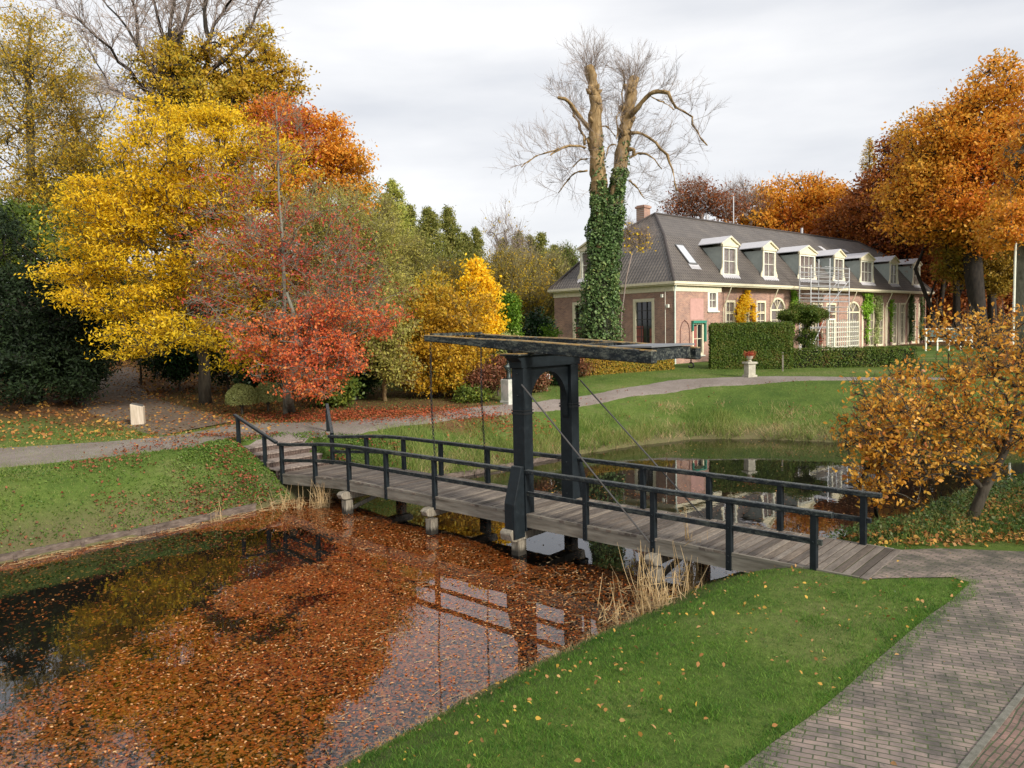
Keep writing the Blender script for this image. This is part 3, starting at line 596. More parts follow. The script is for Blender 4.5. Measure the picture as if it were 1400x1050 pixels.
# recessed main facade
D0 = .72
ops = [(6.85, 8.15, .5, 4.02), (9.35, 10.0, .5, 4.02), (10.95, 12.3, .5, 4.02), (13.0, 15.1, .5, 4.25), (17.6, 19.0, .05, 2.5), (19.6, 21.4, .05, 3.9), (22.0, 23.8, .05, 3.9), (25.9, 28.4, .05, 4.05), (30.4, 31.5, .05, 4.0), (32.4, 33.6, .05, 4.0), (35.7, 36.8, .05, 4.0), (37.6, 38.8, .05, 4.0), (40.6, 41.5, .05, 4.0)]
wallo('main_wall', fS, 5.622, HL-.28, -.6, EZ-.14, D0, D0+.3, ops, WALLX)
for i, (a, b, c, d) in enumerate(ops):
    if i in (3, 7):                                            # round-headed: frame with arch and spandrels
        o = window(fS, a, b, c, d-.85, D0+.02, 2, 4, .13, glass=PGLASS, frm=CREAM, sill=(i == 3))
        m = MB(); cx = (a+b)/2; ra = (b-a)/2; k = 14; rz_ = .80
        P = [(cx+ra*math.cos(t), d-.85+rz_*math.sin(t)) for t in np.linspace(0, PI, k+1)]
        for p, q in zip(P[:-1], P[1:]): m.beam((p[0], D0+.04, p[1]), (q[0], D0+.04, q[1]), .15, .13, up=(0, 1, 0))
        for t in (PI/3, PI/2, 2*PI/3): m.beam((cx, D0+.06, d-.84), (cx+ra*math.cos(t), D0+.06, d-.85+rz_*math.sin(t)), .05, .05, up=(0, 1, 0))
        m.build('arch_head', CREAM, o)
        m = MB(); m.add([(p[0], D0+.09, p[1]) for p in P], [list(range(k+1))]); m.build('arch_pane', PGLASS, o)
        for sg in (0, 1):
            Q = P[:k//2+1] if sg == 0 else P[k//2:]
            co = (b, d) if sg == 0 else (a, d); mid = (cx, d)
            m = MB(); 
            for p, q in zip(Q[:-1], Q[1:]): m.add([(p[0], D0+.03, p[1]), (q[0], D0+.03, q[1]), (q[0], D0+.03, d), (p[0], D0+.03, d)], [[0, 1, 2, 3]])
            m.build('spandrel', WALLX, hs)
    else:
        window(fS, a, b, c, d, D0+.02, 2, 5 if d > 3 else 3, .16, glass=PGLASS, trans=.9 if d > 3 else None, frm=CREAM, sill=c > .3)
for x in (29.0, 31.95, 34.3, 37.2, 39.6, 42.3):                # cream pilaster strips
    m = MB(); m.add(bx(x-.15, x+.15, D0-.04, D0-.002, .0, 4.0), BF); m.build('pilaster', CREAM, hs)
m = MB(); m.add(bx(.58, HL-.29, HW-.58, HW-.28, -.6, EZ-.12), BF); m.build('back_wall', WALLX, hs)
m = MB(); m.add(bx(HL-.58, HL-.282, .6, HW-.6, -.6, EZ-.12), BF); m.build('far_wall', WALLY, hs)
# frieze, cornice, gutter
m = MB(); m.add(bx(.24, .28, .24, HW-.24, EZ-.56, EZ-.14), BF); m.add(bx(.282, 5.65, .24, .278, EZ-.56, EZ-.14), BF); m.build('frieze', CREAM, hs)
def ring(m, o, z0, z1, t):
    m.add(bx(o, o+t, o, HW-o, z0, z1), BF); m.add(bx(o+t, HL-o, o, o+t, z0, z1), BF); m.add(bx(o+t, HL-o, HW-o-t, HW-o, z0, z1), BF); m.add(bx(HL-o-t, HL-o, o+t, HW-o-t, z0, z1), BF)
m = MB(); ring(m, -.06, EZ-.12, EZ+.03, .12); ring(m, .02, EZ-.20, EZ-.122, .10); m.build('gutter', CREAM, hs)
m = MB(); m.add(bx(.10, HL-.1, .10, 1.0, EZ-.16, EZ-.13), BF); m.add(bx(.10, .9, 1.0, HW-.1, EZ-.16, EZ-.13), BF); m.build('soffit', m_plain('shaded_board', (.30, .24, .17), .8), hs)  # shade under the eaves put into the soffit colour
# roof: steep lower slopes, flatter upper slopes, hipped ends
IN = 2.74; Z1 = 8.34; IN2 = HW/2; Z2 = 10.25
o0 = .0; e0 = [(o0, o0, EZ), (HL-o0, o0, EZ), (HL-o0, HW-o0, EZ), (o0, HW-o0, EZ)]; e1 = [(IN, IN, Z1), (HL-IN, IN, Z1), (HL-IN, HW-IN, Z1), (IN, HW-IN, Z1)]; r0 = (IN2, IN2, Z2); r1 = (HL-IN2, IN2, Z2)
m = MB()
m.quad(e0[0], e0[1], e1[1], e1[0], mi=0); m.quad(e1[0], e1[1], r1, r0, mi=0); m.quad(e0[2], e0[3], e1[3], e1[2], mi=0); m.quad(e1[2], e1[3], r0, r1, mi=0)
m.quad(e0[3], e0[0], e1[0], e1[3], mi=1); m.quad(e1[3], e1[0], r0, mi=1); m.quad(e0[1], e0[2], e1[2], e1[1], mi=1); m.quad(e1[1], e1[2], r1, mi=1)
rf = m.build('roof', [TILEX, TILEY], hs)
m = MB(); RT = m_plain('ridge_tile', (.055, .045, .042), .7)
for P in ([e0[0], e1[0], r0], [e0[1], e1[1], r1], [r0, r1], [e0[3], e1[3], r0]):
    for p, q in zip(P[:-1], P[1:]): m.tube([np.array(p)+[0, 0, .01], np.array(q)+[0, 0, .01]], .10, 7)
m.build('ridge_tiles', RT, rf)
m = MB(); m.box(4.95, 5.65, 6.0, 6.7, 8.8, 10.72); m.box(4.88, 5.72, 5.93, 6.77, 10.72, 10.86); m.box(4.96, 5.64, 6.01, 6.69, 10.861, 10.93); ch = m.build('chimney', m_brickwall('chimney_brick', 0), rf)
m = MB(); m.box(4.82, 5.8, 5.85, 6.85, 9.25, 9.60); m.build('chimney_flashing', LEAD, rf)
# skylight and two small ones further along
sk = lambda x, y, dz: (x, y, EZ+1.196*y+dz)
m = MB(); m.add([sk(3.05, .95, .02), sk(3.95, .95, .02), sk(3.95, 2.10, .02), sk(3.05, 2.10, .02), sk(3.05, .95, .14), sk(3.95, .95, .14), sk(3.95, 2.10, .14), sk(3.05, 2.10, .14)], BF); o = m.build('skylight', m_plain('grey_window_frame', (.12, .12, .12), .5), rf)
m = MB(); m.add([sk(3.13, 1.02, .143), sk(3.87, 1.02, .143), sk(3.87, 2.02, .143), sk(3.13, 2.02, .143), sk(3.13, 1.02, .15), sk(3.87, 1.02, .15), sk(3.87, 2.02, .15), sk(3.13, 2.02, .15)], BF); m.build('pane', m_plain('sky_tinted_glass', (.5, .52, .56), .15), o)  # sky reflection put into the pane as a pale base colour
m = MB(); k = 9
for i in range(k): x = 2.95+i*.125; m.add([sk(x, .72, .05), sk(x+.09, .72, .05), sk(x+.09, .95, .05), sk(x, .95, .05), sk(x, .72, .07), sk(x+.09, .72, .07), sk(x+.09, .95, .07), sk(x, .95, .07)], BF)
m.add([sk(2.95, .9, .04), sk(4.05, .9, .04), sk(4.05, 1.0, .04), sk(2.95, 1.0, .04), sk(2.95, .9, .08), sk(4.05, .9, .08), sk(4.05, 1.0, .08), sk(2.95, 1.0, .08)], BF)
m.build('skylight_flashing', LEAD, rf)
for x in (26.3, 31.0):
    u = lambda x, t, dz: (x, IN+t, Z1+.727*t+dz); m = MB(); m.add([u(x, .3, .02), u(x+.6, .3, .02), u(x+.6, .75, .02), u(x, .75, .02), u(x, .3, .1), u(x+.6, .3, .1), u(x+.6, .75, .1), u(x, .75, .1)], BF); m.build('roof_light', LEAD, rf)
for x, h in ((16.0, 2.3), (12.2, .5), (27.5, .6)):
    m = MB(); m.tube([(x, IN2+.2, Z2-.2), (x, IN2+.2, Z2+h)], .04 if h > 1 else .11, 8); m.build('roof_pipe', STEEL if h > 1 else LEAD, rf)
def dormer(cx, wide, end=False):
    y0 = .60; zb = 5.66; ze = 7.60; w2 = .88 if not wide else 1.28
    f = (lambda x, y, z: (x, y, z)) if not end else (lambda x, y, z: (y, x, z))
    yb = (ze-EZ)/1.196; m = MB()
    for sx in (-1, 1):
        P = [(y0, zb+.1), (y0, ze), (yb+.1, ze)]
        x0, x1 = cx+sx*(w2-.04), cx+sx*w2
        m.prism(P, lambda a, b, x0=x0: f(x0, a, b), lambda a, b, x1=x1: f(x1, a, b))
    d = m.build('dormer', CHEEK, hs)
    # front face: frame, scroll brackets, pediment
    m = MB()
    for sx in (-1, 1):
        P = [(w2-.02, ze), (w2+.02, ze), (w2+.03, 6.45), (w2+.08, 6.15), (w2+.25, 5.92), (w2+.29, 5.75), (w2+.22, zb), (w2-.02, zb)]
        P = [(cx+sx*a, b) for a, b in P]
        m.prism(P, lambda a, b: f(a, y0-.09, b), lambda a, b: f(a, y0-.012, b))
    m.prism([(cx-w2-.10, ze), (cx+w2+.10, ze), (cx+w2+.10, ze+.16), (cx-w2-.10, ze+.16)], lambda a, b: f(a, y0-.14, b), lambda a, b: f(a, y0+.02, b))
    pk = ze+.60
    m.prism([(cx-w2-.1, ze+.161), (cx+w2+.1, ze+.161), (cx, pk)], lambda a, b: f(a, y0-.08, b), lambda a, b: f(a, y0+.02, b))
    for sx in (-1, 1):
        m.prism([(cx+sx*(w2+.26), ze+.10), (cx+sx*(w2+.26), ze+.20), (cx, pk+.12), (cx, pk+.01)], lambda a, b: f(a, y0-.20, b), lambda a, b: f(a, y0-.082, b))
    m.prism([(cx-w2-.12, zb-.08), (cx+w2+.12, zb-.08), (cx+w2+.12, zb), (cx-w2-.12, zb)], lambda a, b: f(a, y0-.13, b), lambda a, b: f(a, y0+.02, b))
    m.build('dormer_front', CREAM, d)
    ff = lambda u, dd, z: f(u, dd, z)
    window(ff, cx-w2+.03, cx+w2-.03, zb, ze, y0-.04, 3 if wide else 2, 2, .13, glass=PGLASS, par=d, nm='dormer_window')
    m = MB(); yr = (pk-EZ)/1.196+.5                              # gabled lead roof running back into the tiles
    for sx in (-1, 1):
        A = [(cx+sx*(w2+.24), ze+.17), (cx, pk+.09)]
        lo, hi = A
        V = [f(lo[0], y0-.19, lo[1]), f(hi[0], y0-.19, hi[1]), f(hi[0], yr, hi[1]), f(lo[0], yb+.35, lo[1])]
        V2 = [tuple(np.array(v)+np.array([0, 0, .05])) for v in V]
        m.add(V+V2, [[3, 2, 1, 0], [4, 5, 6, 7], [0, 1, 5, 4], [1, 2, 6, 5], [2, 3, 7, 6], [3, 0, 4, 7]])
    m.build('dormer_roof', LEAD, d)
    m = MB(); nn_ = 11 if wide else 8; x0 = cx-w2-.2; sw = (2*w2+.4)/nn_
    for i in range(nn_):
        a = x0+i*sw; P = [(a, .52), (a+sw*.9, .52), (a+sw*.9, .36), (a+sw*.45, .27), (a, .36)]
        m.prism(P, lambda a, b: f(a, b, EZ+1.196*b+.03), lambda a, b: f(a, b, EZ+1.196*b+.06))
    m.build('lead_apron', LEAD, d)
for cx, wd in ((7.15, 0), (12.45, 0), (18.3, 1), (23.85, 0), (29.4, 1), (35.4, 0), (41.05, 0)): dormer(cx, wd)
dormer(7.25, 0, True)
# eaves struts, downpipes
for x in (6.6, 12.9, 20.1, 26.3, 33.9, 38.3):
    m = MB(); m.tube([(x, .10, EZ-.2), (x, .14, EZ-.35), (x, D0-.02, 3.5), (x, D0-.03, 3.2), (x, D0-.03, .2)], .045, 6); m.build('eaves_strut', CREAM, hs)
for x, y, mt in ((.32, .20, 0), (5.8, .62, 0), (HL-.25, .2, 0)):
    m = MB(); m.tube([(x, y-.12, EZ-.1), (x, y, EZ-.45), (x, y, -.3)], .055, 8); m.build('downpipe', m_plain('pale_green_pipe', (.62, .68, .60), .5) if x < 1 else CREAM, hs)
m = MB(); m.box(.12, .26, 1.0, 1.14, 4.15, 4.35); m.box(.10, .24, .55, .70, 3.5, 3.7); m.tube([(.22, .85, 4.5), (.22, .85, 1.2)], .02, 5); m.build('wall_lamp', WHITE, hs)

# scaffold tower in front of the long facade
sc = thing('scaffold_tower', 'two-bay galvanised scaffold tower standing against the house front', 'scaffolding', tuple(hw(15.0, -1.35, 0)), YAW)
for x in (0, 3.05, 6.45):
    for y in (0, NZ):
        m = MB(); top = 7.15 if (x == 3.05) else 6.55; m.tube([(x, y, -.05), (x, y, top)], .04, 6); m.build('standard', STEEL, sc)
for z in (1.9, 3.9, 5.0):
    m = MB(); m.box(0, 6.45, .05, .9, z, z+.05); m.build('deck_board', STEEL, sc)
for y in (0, NZ):
    for z in (.35, 2.0, 3.15, 3.5, 4.2, 4.5, 5.1, 5.45, 5.8, 6.1, 6.5):
        m = MB(); m.tube([(0 if z < 6.2 else 2.2, y, z), (6.45, y, z)], .026, 5); m.build('ledger', STEEL, sc)
    m = MB(); m.tube([(0, y, .3), (3.05, y, 3.4)], .025, 5); m.build('brace', STEEL, sc); m = MB(); m.tube([(3.05, y, 3.6), (6.45, y, 5.6)], .025, 5); m.build('brace', STEEL, sc)
for x in (0, 3.05, 6.45):
    for z in np.arange(.5, 6.6, .5): m = MB(); m.tube([(x, 0, z), (x, .95, z)], .022, 5); m.build('rung', STEEL, sc)
# white trellis by the terrace
tr_ = thing('garden_trellis', 'white lattice trellis with curved top in front of the facade', 'trellis', tuple(hw(15.9, -2.2, 0)), YAW)
m = MB()
for i in range(16):
    x = i*.36; t = 2.3+.25*math.cos((i % 5-2)*.6); m.beam((x, 0, 0), (x, 0, t), .05, .05, up=(1, 0, 0))
for k in range(7): m.beam((0, .03, .15+k*.36), (5.4, .03, .15+k*.36), .04, .05)
m.build('lattice', WHITE, tr_)
m = MB(); m.box(-.06, .06, -.06, .06, -.1, 2.5); m.box(1.0, 1.12, -.06, .06, -.1, 2.5); m.box(-.06, 1.12, -.08, .08, 2.5, 2.62); m.build('gate_frame', WHITE, tr_)
# garden bench seat end seen under the clipped tree
# pedestal with potted plant
b = gp(1025, 510, 2.2); b[2] = HG(b[0], b[1])
pd = thing('stone_pedestal', 'square pale stone pedestal on the lawn before the tall hedge', 'pedestal', tuple(b), .3)
m = MB(); m.box(-.26, .26, -.26, .26, 0, .12); m.box(-.20, .20, -.20, .20, .12, .66); m.build('shaft', STONE, pd, bevel=.01)
m = MB(); m.box(-.27, .27, -.27, .27, .66, .76); m.build('capstone', STONE, pd, bevel=.015)
pt = thing('flower_pot', 'small pale urn with dark red plant on the square stone pedestal', 'flower pot', tuple(b+[0, 0, .765]), 0)
m = MB(); P = [(.10, 0), (.11, .03), (.06, .07), (.13, .16), (.165, .26), (.18, .27), (.18, .29)]
for i, (r_, z_) in enumerate(P[:-1]):
    V = []; 
    for rr, zz in (P[i], P[i+1]): V += [(rr*math.cos(t), rr*math.sin(t), zz) for t in np.arange(14)*2*PI/14]
    m.add(V, [[j, (j+1) % 14, 14+(j+1) % 14, 14+j] for j in range(14)])
m.build('urn', STONE, pt, smooth=True)
POTLOC = pt
# white stone plinth with dark bust beside the path
b = gh(696, 551); PLB = b
pl = thing('stone_plinth', 'tall white mossy stone plinth standing beside the gravel path', 'plinth', tuple(b), .75)
m = MB(); m.box(-.27, .27, -.27, .27, -.05, .10); m.build('foot', GRANITE, pl, bevel=.015)
m = MB(); m.box(-.235, .235, -.235, .235, .10, .98); m.build('shaft', GRANITE, pl, bevel=.012)
m = MB(); m.box(-.17, .17, -.17, .17, .98, 1.03); m.build('slab', m_plain('dark_bronze_slab', (.05, .055, .055), .4, .4), pl)
BRONZE = m_plain('dark_bronze', (.035, .045, .042), .4, .6)
bu = thing('bronze_sculpture', 'small dark bronze figure standing on the white plinth', 'sculpture', tuple(b+[0, 0, 1.035]), .5)
m = MB()
prof = [(.11, .10, 0), (.10, .09, .10), (.08, .06, .20), (.11, .07, .30), (.17, .09, .40), (.20, .09, .47), (.10, .07, .53), (.045, .045, .56), (.045, .05, .60), (.075, .085, .66), (.085, .10, .73), (.06, .07, .81), (.01, .01, .83)]
V = []; k = 16
for rx, ry, z in prof: V += [(rx*math.cos(t)+.02*math.sin(z*9), ry*math.sin(t), z) for t in np.arange(k)*2*PI/k]
m.add(V, [[i*k+j, i*k+(j+1) % k, (i+1)*k+(j+1) % k, (i+1)*k+j] for i in range(len(prof)-1) for j in range(k)]); m.build('figure', BRONZE, bu, smooth=True)
# pale wooden signpost
b = gh(189, 581); sg = thing('wooden_marker_post', 'pale wooden marker post with slanting top on the left lawn', 'post', tuple(b), .35)
PALEW = mat_noise('pale_bleached_wood', [(.3, (.36, .29, .21, 1)), (.7, (.58, .50, .40, 1))], 3, 6, .8, (6, 6, .6))
m = MB(); m.add([(-.23, -.13, -.1), (.20, -.16, -.1), (.24, .12, -.1), (-.18, .15, -.1), (-.23, -.13, .78), (.20, -.16, .66), (.24, .12, .68), (-.18, .15, .80)], BF); m.build('post', PALEW, sg, bevel=.02)
m = MB(); m.add([(-.20, -.10, .775), (.17, -.13, .672), (.21, .10, .69), (-.16, .12, .795), (-.20, -.10, .80), (.17, -.13, .70), (.21, .10, .72), (-.16, .12, .82)], BF); m.build('plate', m_plain('grey_plate', (.10, .10, .10), .4), sg)
# little white sign on a stake
b = gh(748, 533); s2 = thing('plant_sign', 'small white sign on a thin stake in the border', 'sign', tuple(b), .2)
m = MB(); m.box(-.02, .02, -.01, .01, -.1, .55); m.build('stake', PALEW, s2); m = MB(); m.box(-.13, .13, -.035, -.012, .50, .72); m.build('board', m_plain('white_sign_board', (.75, .74, .74), .4), s2)
b = gp(1070, 505, 2.2); b[2] = HG(b[0], b[1]); s3 = thing('garden_post', 'thin grey post at the right end of the tall hedge', 'post', tuple(b), 0)
m = MB(); m.beam((0, 0, -.1), (0, 0, NZ), .07, .07, up=(1, 0, 0)); m.build('shaft', GIRD, s3); m = MB(); m.box(-.045, .045, -.045, .045, .95, .99); m.build('cap', GIRD, s3)
# white balustrade beyond the house end and the white pole
p0 = at(1266, 466, 58); p1 = at(1329, 464, 58)
bf = thing('white_balustrade', 'white balustrade with dark infill panels right of the house', 'balustrade', tuple(p0), math.atan2(p1[1]-p0[1], p1[0]-p0[0])); Lb = float(np.hypot(*(p1-p0)[:2]))
for t in np.linspace(0, 1, 5): m = MB(); m.beam((t*Lb, 0, -2.6), (t*Lb, 0, .92), .09, .09, up=(1, 0, 0)); m.build('post', WHITE, bf)
m = MB(); m.beam((-.1, 0, .90), (Lb+.1, 0, .90), .10, .08); m.build('top_rail', WHITE, bf); m = MB(); m.beam((0, 0, -.02), (Lb, 0, -.02), .08, .10); m.build('bottom_rail', WHITE, bf)
for k in range(4): m = MB(); m.box(k*Lb/4+.05, (k+1)*Lb/4-.05, .01, .03, .08, .84); m.build('infill_panel', m_plain('grey_glass_panel', (.10, .14, .12), .2), bf)
b = base(1384, 38); fp = thing('white_pole', 'slender white pole at the right edge beside the big grey trunk', 'pole', tuple(b), 0)
m = MB(); zt = at(1384, 334, 38)[2]-b[2]; m.tube([(0, 0, -.2), (0, 0, zt)], [.06, .05], 8); m.build('shaft', WHITE, fp); m = MB(); m.tube([(0, 0, zt), (0, 0, zt+.12)], [.07, .02], 8); m.build('finial', WHITE, fp)
# ------------------------------------------------------------------ vegetation tools
def unit(v): return v/(np.linalg.norm(v, axis=-1, keepdims=True)+1e-9)
def leafverts(P, L, asp, g, up=.6, k=4, curl=.0, nrm=None):
    n = len(P); L = np.broadcast_to(L, (n,))[:, None]
    nn = unit(g.normal(size=(n, 3))*(1 if nrm is None else .55)+(np.array([0, 0, up]) if nrm is None else nrm))
    u = unit(np.cross(nn, g.normal(size=(n, 3)))); v = np.cross(nn, u); W_ = L*asp
    if k == 4: Q = [-u*L*.5, v*W_*.5+u*L*.05, u*L*.5, -v*W_*.5+u*L*.05]
    elif k == 3: Q = [-u*L*.5-v*W_*.2, u*L*.5, -u*L*.2+v*W_*.5]
    else: Q = [-u*L*.5, -u*L*.2+v*W_*.48+nn*L*curl, u*L*.18+v*W_*.4+nn*L*curl, u*L*.5-nn*L*curl, u*L*.18-v*W_*.4+nn*L*curl, -u*L*.2-v*W_*.48+nn*L*curl]
    return (P[:, None, :]+np.stack(Q, 1)).reshape(-1, 3)
def segverts(A, B, ra, rb):
    """3-sided prisms as separate quads"""
    d = unit(B-A); r = np.where(np.abs(d[:, 2:3]) < .9, np.array([[0, 0, 1.]]), np.array([[1., 0, 0]])); u = unit(np.cross(d, r)); v = np.cross(d, u)
    ra = np.broadcast_to(ra, (len(A),))[:, None]; rb = np.broadcast_to(rb, (len(A),))[:, None]; C_ = [(math.cos(t), math.sin(t)) for t in (0, 2*PI/3, 4*PI/3)]
    a = [A+(u*c+v*s)*ra for c, s in C_]; b = [B+(u*c+v*s)*rb for c, s in C_]
    return np.stack([x for i in range(3) for x in (a[i], a[(i+1) % 3], b[(i+1) % 3], b[i])], 1).reshape(-1, 3)
def bristle(P, D, L, n, g, spread=.5, levels=2, r=.02, up=.15, nb=3):
    """bare twigs: every level is a two-piece bent shoot"""
    out_ = []
    P = np.repeat(P, n, 0); D = np.repeat(D, n, 0)
    for lv in range(levels):
        m_ = len(P); D = unit(D+g.normal(size=(m_, 3))*spread+[0, 0, up]); l = L*g.uniform(.55, 1.15, m_)[:, None]
        M1 = P+D*l*.5; D2 = unit(D+g.normal(size=(m_, 3))*.18+[0, 0, up*.6]); E1 = M1+D2*l*.5
        out_ += [segverts(P, M1, r, r*.75), segverts(M1, E1, r*.75, r*.4)]
        if lv < levels-1:
            t = g.random((m_, nb))[:, :, None]*.85+.15
            Q = np.where(t < .5, P[:, None]+(M1-P)[:, None]*t*2, M1[:, None]+(E1-M1)[:, None]*(t*2-1)); P = Q.reshape(-1, 3); D = np.repeat(D2, nb, 0); L *= .55; r *= .62
    return np.concatenate(out_)
def Bl(u, v, ru, rv, Y, ryd=None, wt=1.0):
    c = at(u, v, Y); return (*c, ru*Y/FPX, ryd if ryd else ru*Y/FPX, rv*Y/FPX, wt)
def skeleton(b0, T, tips, g, tr, k=.45, arch=.12):
    """grow a branch system from trunk polyline T to the tips; returns list of (points, radii)"""
    nodes = [np.array(p, float) for p in T]; par = [-1]+list(range(len(T)-1)); cnt = [0.]*len(T); ends = []; paths = []
    NA = np.array(nodes); 
    order = np.argsort(np.linalg.norm(tips-NA[-1], axis=1)*.6+np.min(np.linalg.norm(tips[:, None]-NA[None], axis=2), axis=1))
    for i in order:
        t = tips[i]; dd = np.linalg.norm(NA-t, axis=1); pen = np.maximum(0, NA[:, 2]-t[2]+.25*dd)*.9
        lo = np.arange(len(NA)) < max(1, int(len(T)*.35)); j = int(np.argmin(dd+pen+np.where(lo, 3., 0)))
        p0 = NA[j]; L = dd[j]; mid = p0+(t-p0)*.5+np.array([0, 0, arch*L])+g.normal(size=3)*.08*L
        q = max(2, min(6, int(L/.6)+2)); ts = np.linspace(0, 1, q+1)[1:]; idx = [j]
        new = [p0*(1-a)**2+2*mid*a*(1-a)+t*a*a+g.normal(size=3)*.02*L*(a < 1) for a in ts]
        for p in new: par.append(idx[-1]); idx.append(len(nodes)); nodes.append(p); cnt.append(0.)
        NA = np.concatenate([NA, np.array(new)]); paths.append(idx); cnt[idx[-1]] += 1
    for i in range(len(nodes)-1, 0, -1): cnt[par[i]] += cnt[i]
    tot = max(cnt[0], 1); rad = [max(.012, tr*(c/tot)**k) for c in cnt]
    res = [(T, [tr*1.25]+[max(min(rad[i], tr), tr*(1-.82*i/len(T))) for i in range(1, len(T))])]
    for idx in paths: res.append(([nodes[i] for i in idx], [min(rad[idx[0]], rad[idx[1]]*1.15)]+[rad[i] for i in idx[1:]]))
    return res
def tips_in(blobs, M_, g, shell=.55, zmin=None):
    B = np.array(blobs); wgt = B[:, 6]*(B[:, 3]*B[:, 4]*B[:, 5])**(2/3); c = g.choice(len(B), M_, p=wgt/wgt.sum())
    d = unit(g.normal(size=(M_, 3))); r = shell+(1-shell)*g.random(M_)**.6; r = np.where(g.random(M_) < .18, r*g.random(M_), r)
    return B[c, :3]+d*B[c, 3:6]*r[:, None]
def tree(name, label, cat, b, blobs, M_=200, nl=150, ls=.10, lm=None, bm=BARK, tr=.2, seed=1, cr=.5, flat=.55, asp=.5, T=None, up=.6, tw=4, twl=.6, twr=.012, group=None, k=4, shell=.55, arch=.12, curl=0, topfrac=.55, sparse=None, twm=None, crown='crown', lsvar=.5):
    g = np.random.default_rng(seed); b = np.array(b, float)
    o = thing(name, label, cat, tuple(b), 0, group)
    tips = tips_in(blobs, M_, g, shell)-b; tips[:, 2] = np.maximum(tips[:, 2], .12)
    if T is None:
        Bm = np.array(blobs); cc = np.average(Bm[:, :3], axis=0, weights=Bm[:, 6]*Bm[:, 3]*Bm[:, 5])-b; zt = (tips[:, 2].max())*topfrac
        T = [np.array([0, 0, -.3])]+[np.array([cc[0]*t*t*.6, cc[1]*t*t*.6, zt*t])+g.normal(size=3)*[.1, .1, 0]*t*.8 for t in np.linspace(.12, 1, 8)]
    else: T = [np.array(p, float)-b for p in T]
    sk_ = skeleton(b, T, tips, g, tr, arch=arch); m = MB()
    for i, (P, R) in enumerate(sk_):
        if i == 0: P = np.array([np.array(p)+g.normal(size=3)*[.25, .25, 0]*tr for p in P]); R = [r*g.uniform(.9, 1.12) for r in R]
        m.tube(P, R, 10 if i == 0 else (5 if R[0] > .05 else 3), cap=(i == 0))
    m.build('trunk', bm, o, smooth=True)
    if tw:
        D = unit(tips-np.array(T[-1])*[.7, .7, .5]); V = bristle(tips-D*cr*.4, D, twl, tw, g, .6, 2 if nl < 60 else 1, twr, nb=3)
        polys('twigs', V, 4, twm or bm, o)
    if nl:
        n = np.maximum(1, (nl*g.uniform(.35, 1.6, M_))).astype(int)
        if sparse is not None: n = np.maximum(0, (n*sparse(tips+b, g))).astype(int)
        P = np.repeat(tips, n, 0)+g.normal(size=(n.sum(), 3))*[cr, cr, cr*flat]*.6
        P = P[P[:, 2] > .02]
        V = leafverts(P, ls*g.uniform(1-lsvar, 1+lsvar, len(P)), asp, g, up, k, curl)
        polys(crown, V, k, lm, o, rnd=g.random(len(P)))
    return o
def copytree(o, loc, rz, sc_, label, group=None):
    r = o.copy(); C.objects.link(r); r.location = loc; r.rotation_euler = (0, 0, rz); r.scale = (sc_ if isinstance(sc_, tuple) else (sc_,)*3); r['label'] = label
    if group: r['group'] = group
    for ch in list(o.children): c = ch.copy(); C.objects.link(c); c.parent = r
    return r
# value noise for scattering
_gn = np.random.default_rng(77).random((64, 64))
def vn(x, y, s):
    x = np.asarray(x)/s+100; y = np.asarray(y)/s+100; i = np.floor(x).astype(int); j = np.floor(y).astype(int); fx = x-i; fy = y-j; fx = fx*fx*(3-2*fx); fy = fy*fy*(3-2*fy)
    a = _gn[i % 64, j % 64]; b = _gn[(i+1) % 64, j % 64]; c = _gn[i % 64, (j+1) % 64]; d = _gn[(i+1) % 64, (j+1) % 64]
    return (a*(1-fx)+b*fx)*(1-fy)+(c*(1-fx)+d*fx)*fy
def fbm(x, y, s): return .5*vn(x, y, s)+.3*vn(x+7.3, y+1.9, s/2.1)+.2*vn(x+3.1, y+9.7, s/4.3)

# leaf colours
LY = leafmat('golden_leaves', ['c0940e', 'dcae14', 'ecc828', 'd8bc30', 'a8a02c'], .4, .16, fine=.5)
LR = leafmat('red_leaves', ['9a4038', 'bc5438', 'd4683c', 'dc8444', 'bc9050'], .35, .55)
LRP = leafmat('purple_red_leaves', ['78302e', '9c3c34', 'b84c3c', 'b87040', '94743c'], .35, .5)
LYEW = leafmat('dark_yew_needles', ['0a140a', '14220f', '1f3014', '2a3a18'], .1, .6, .7)
LMID = leafmat('mid_green_leaves', ['364a1c', '4e6224', '6c7a2e', '94943a'], .3, .3)
LOLV = leafmat('olive_leaves', ['76762e', '8e8c40', 'a09c52', 'b4a850', '8c7a38'], .35, .5)
LOY = leafmat('olive_yellow_leaves', ['7e7a2c', '9c9030', 'c0a430', 'cca02c', '8e7e38'], .4, .15, fine=.45)
LBEE = leafmat('orange_beech_leaves', ['9a4c1c', 'c86e22', 'dc922c', 'e2a83c', 'b48a2c', '8a7428'], .4, .10, fine=.4)
LBRN = leafmat('russet_leaves', ['4a2214', '6e3618', '8e4c1e', 'a46428', '5c4420'], .35, .12, fine=.5)
LCON = leafmat('conifer_needles', ['5a6430', '747c3a', '94924a', 'aea45e'], .35, .35, .7)
LCONL = leafmat('light_conifer_needles', ['7c8a38', '9ca244', 'b4b458', 'a8b45c'], .3, .35)
LBY = leafmat('bright_yellow_leaves', ['f0b810', 'fcd020', 'ffe040', 'e8a018'], .45, .6)
LOB = leafmat('orange_brown_shrub_leaves', ['745814', '9c781e', 'c89626', 'bca02c', '606420'], .35, .5)
LTHU = leafmat('thuja_green', ['3a5a14', '54781c', '6e9028', '8aa83a'], .25, .9)
LIVY = leafmat('ivy_leaves', ['243618', '3c5428', '587240', '788c54', 'a8a85c'], .15, 1.2, .5)
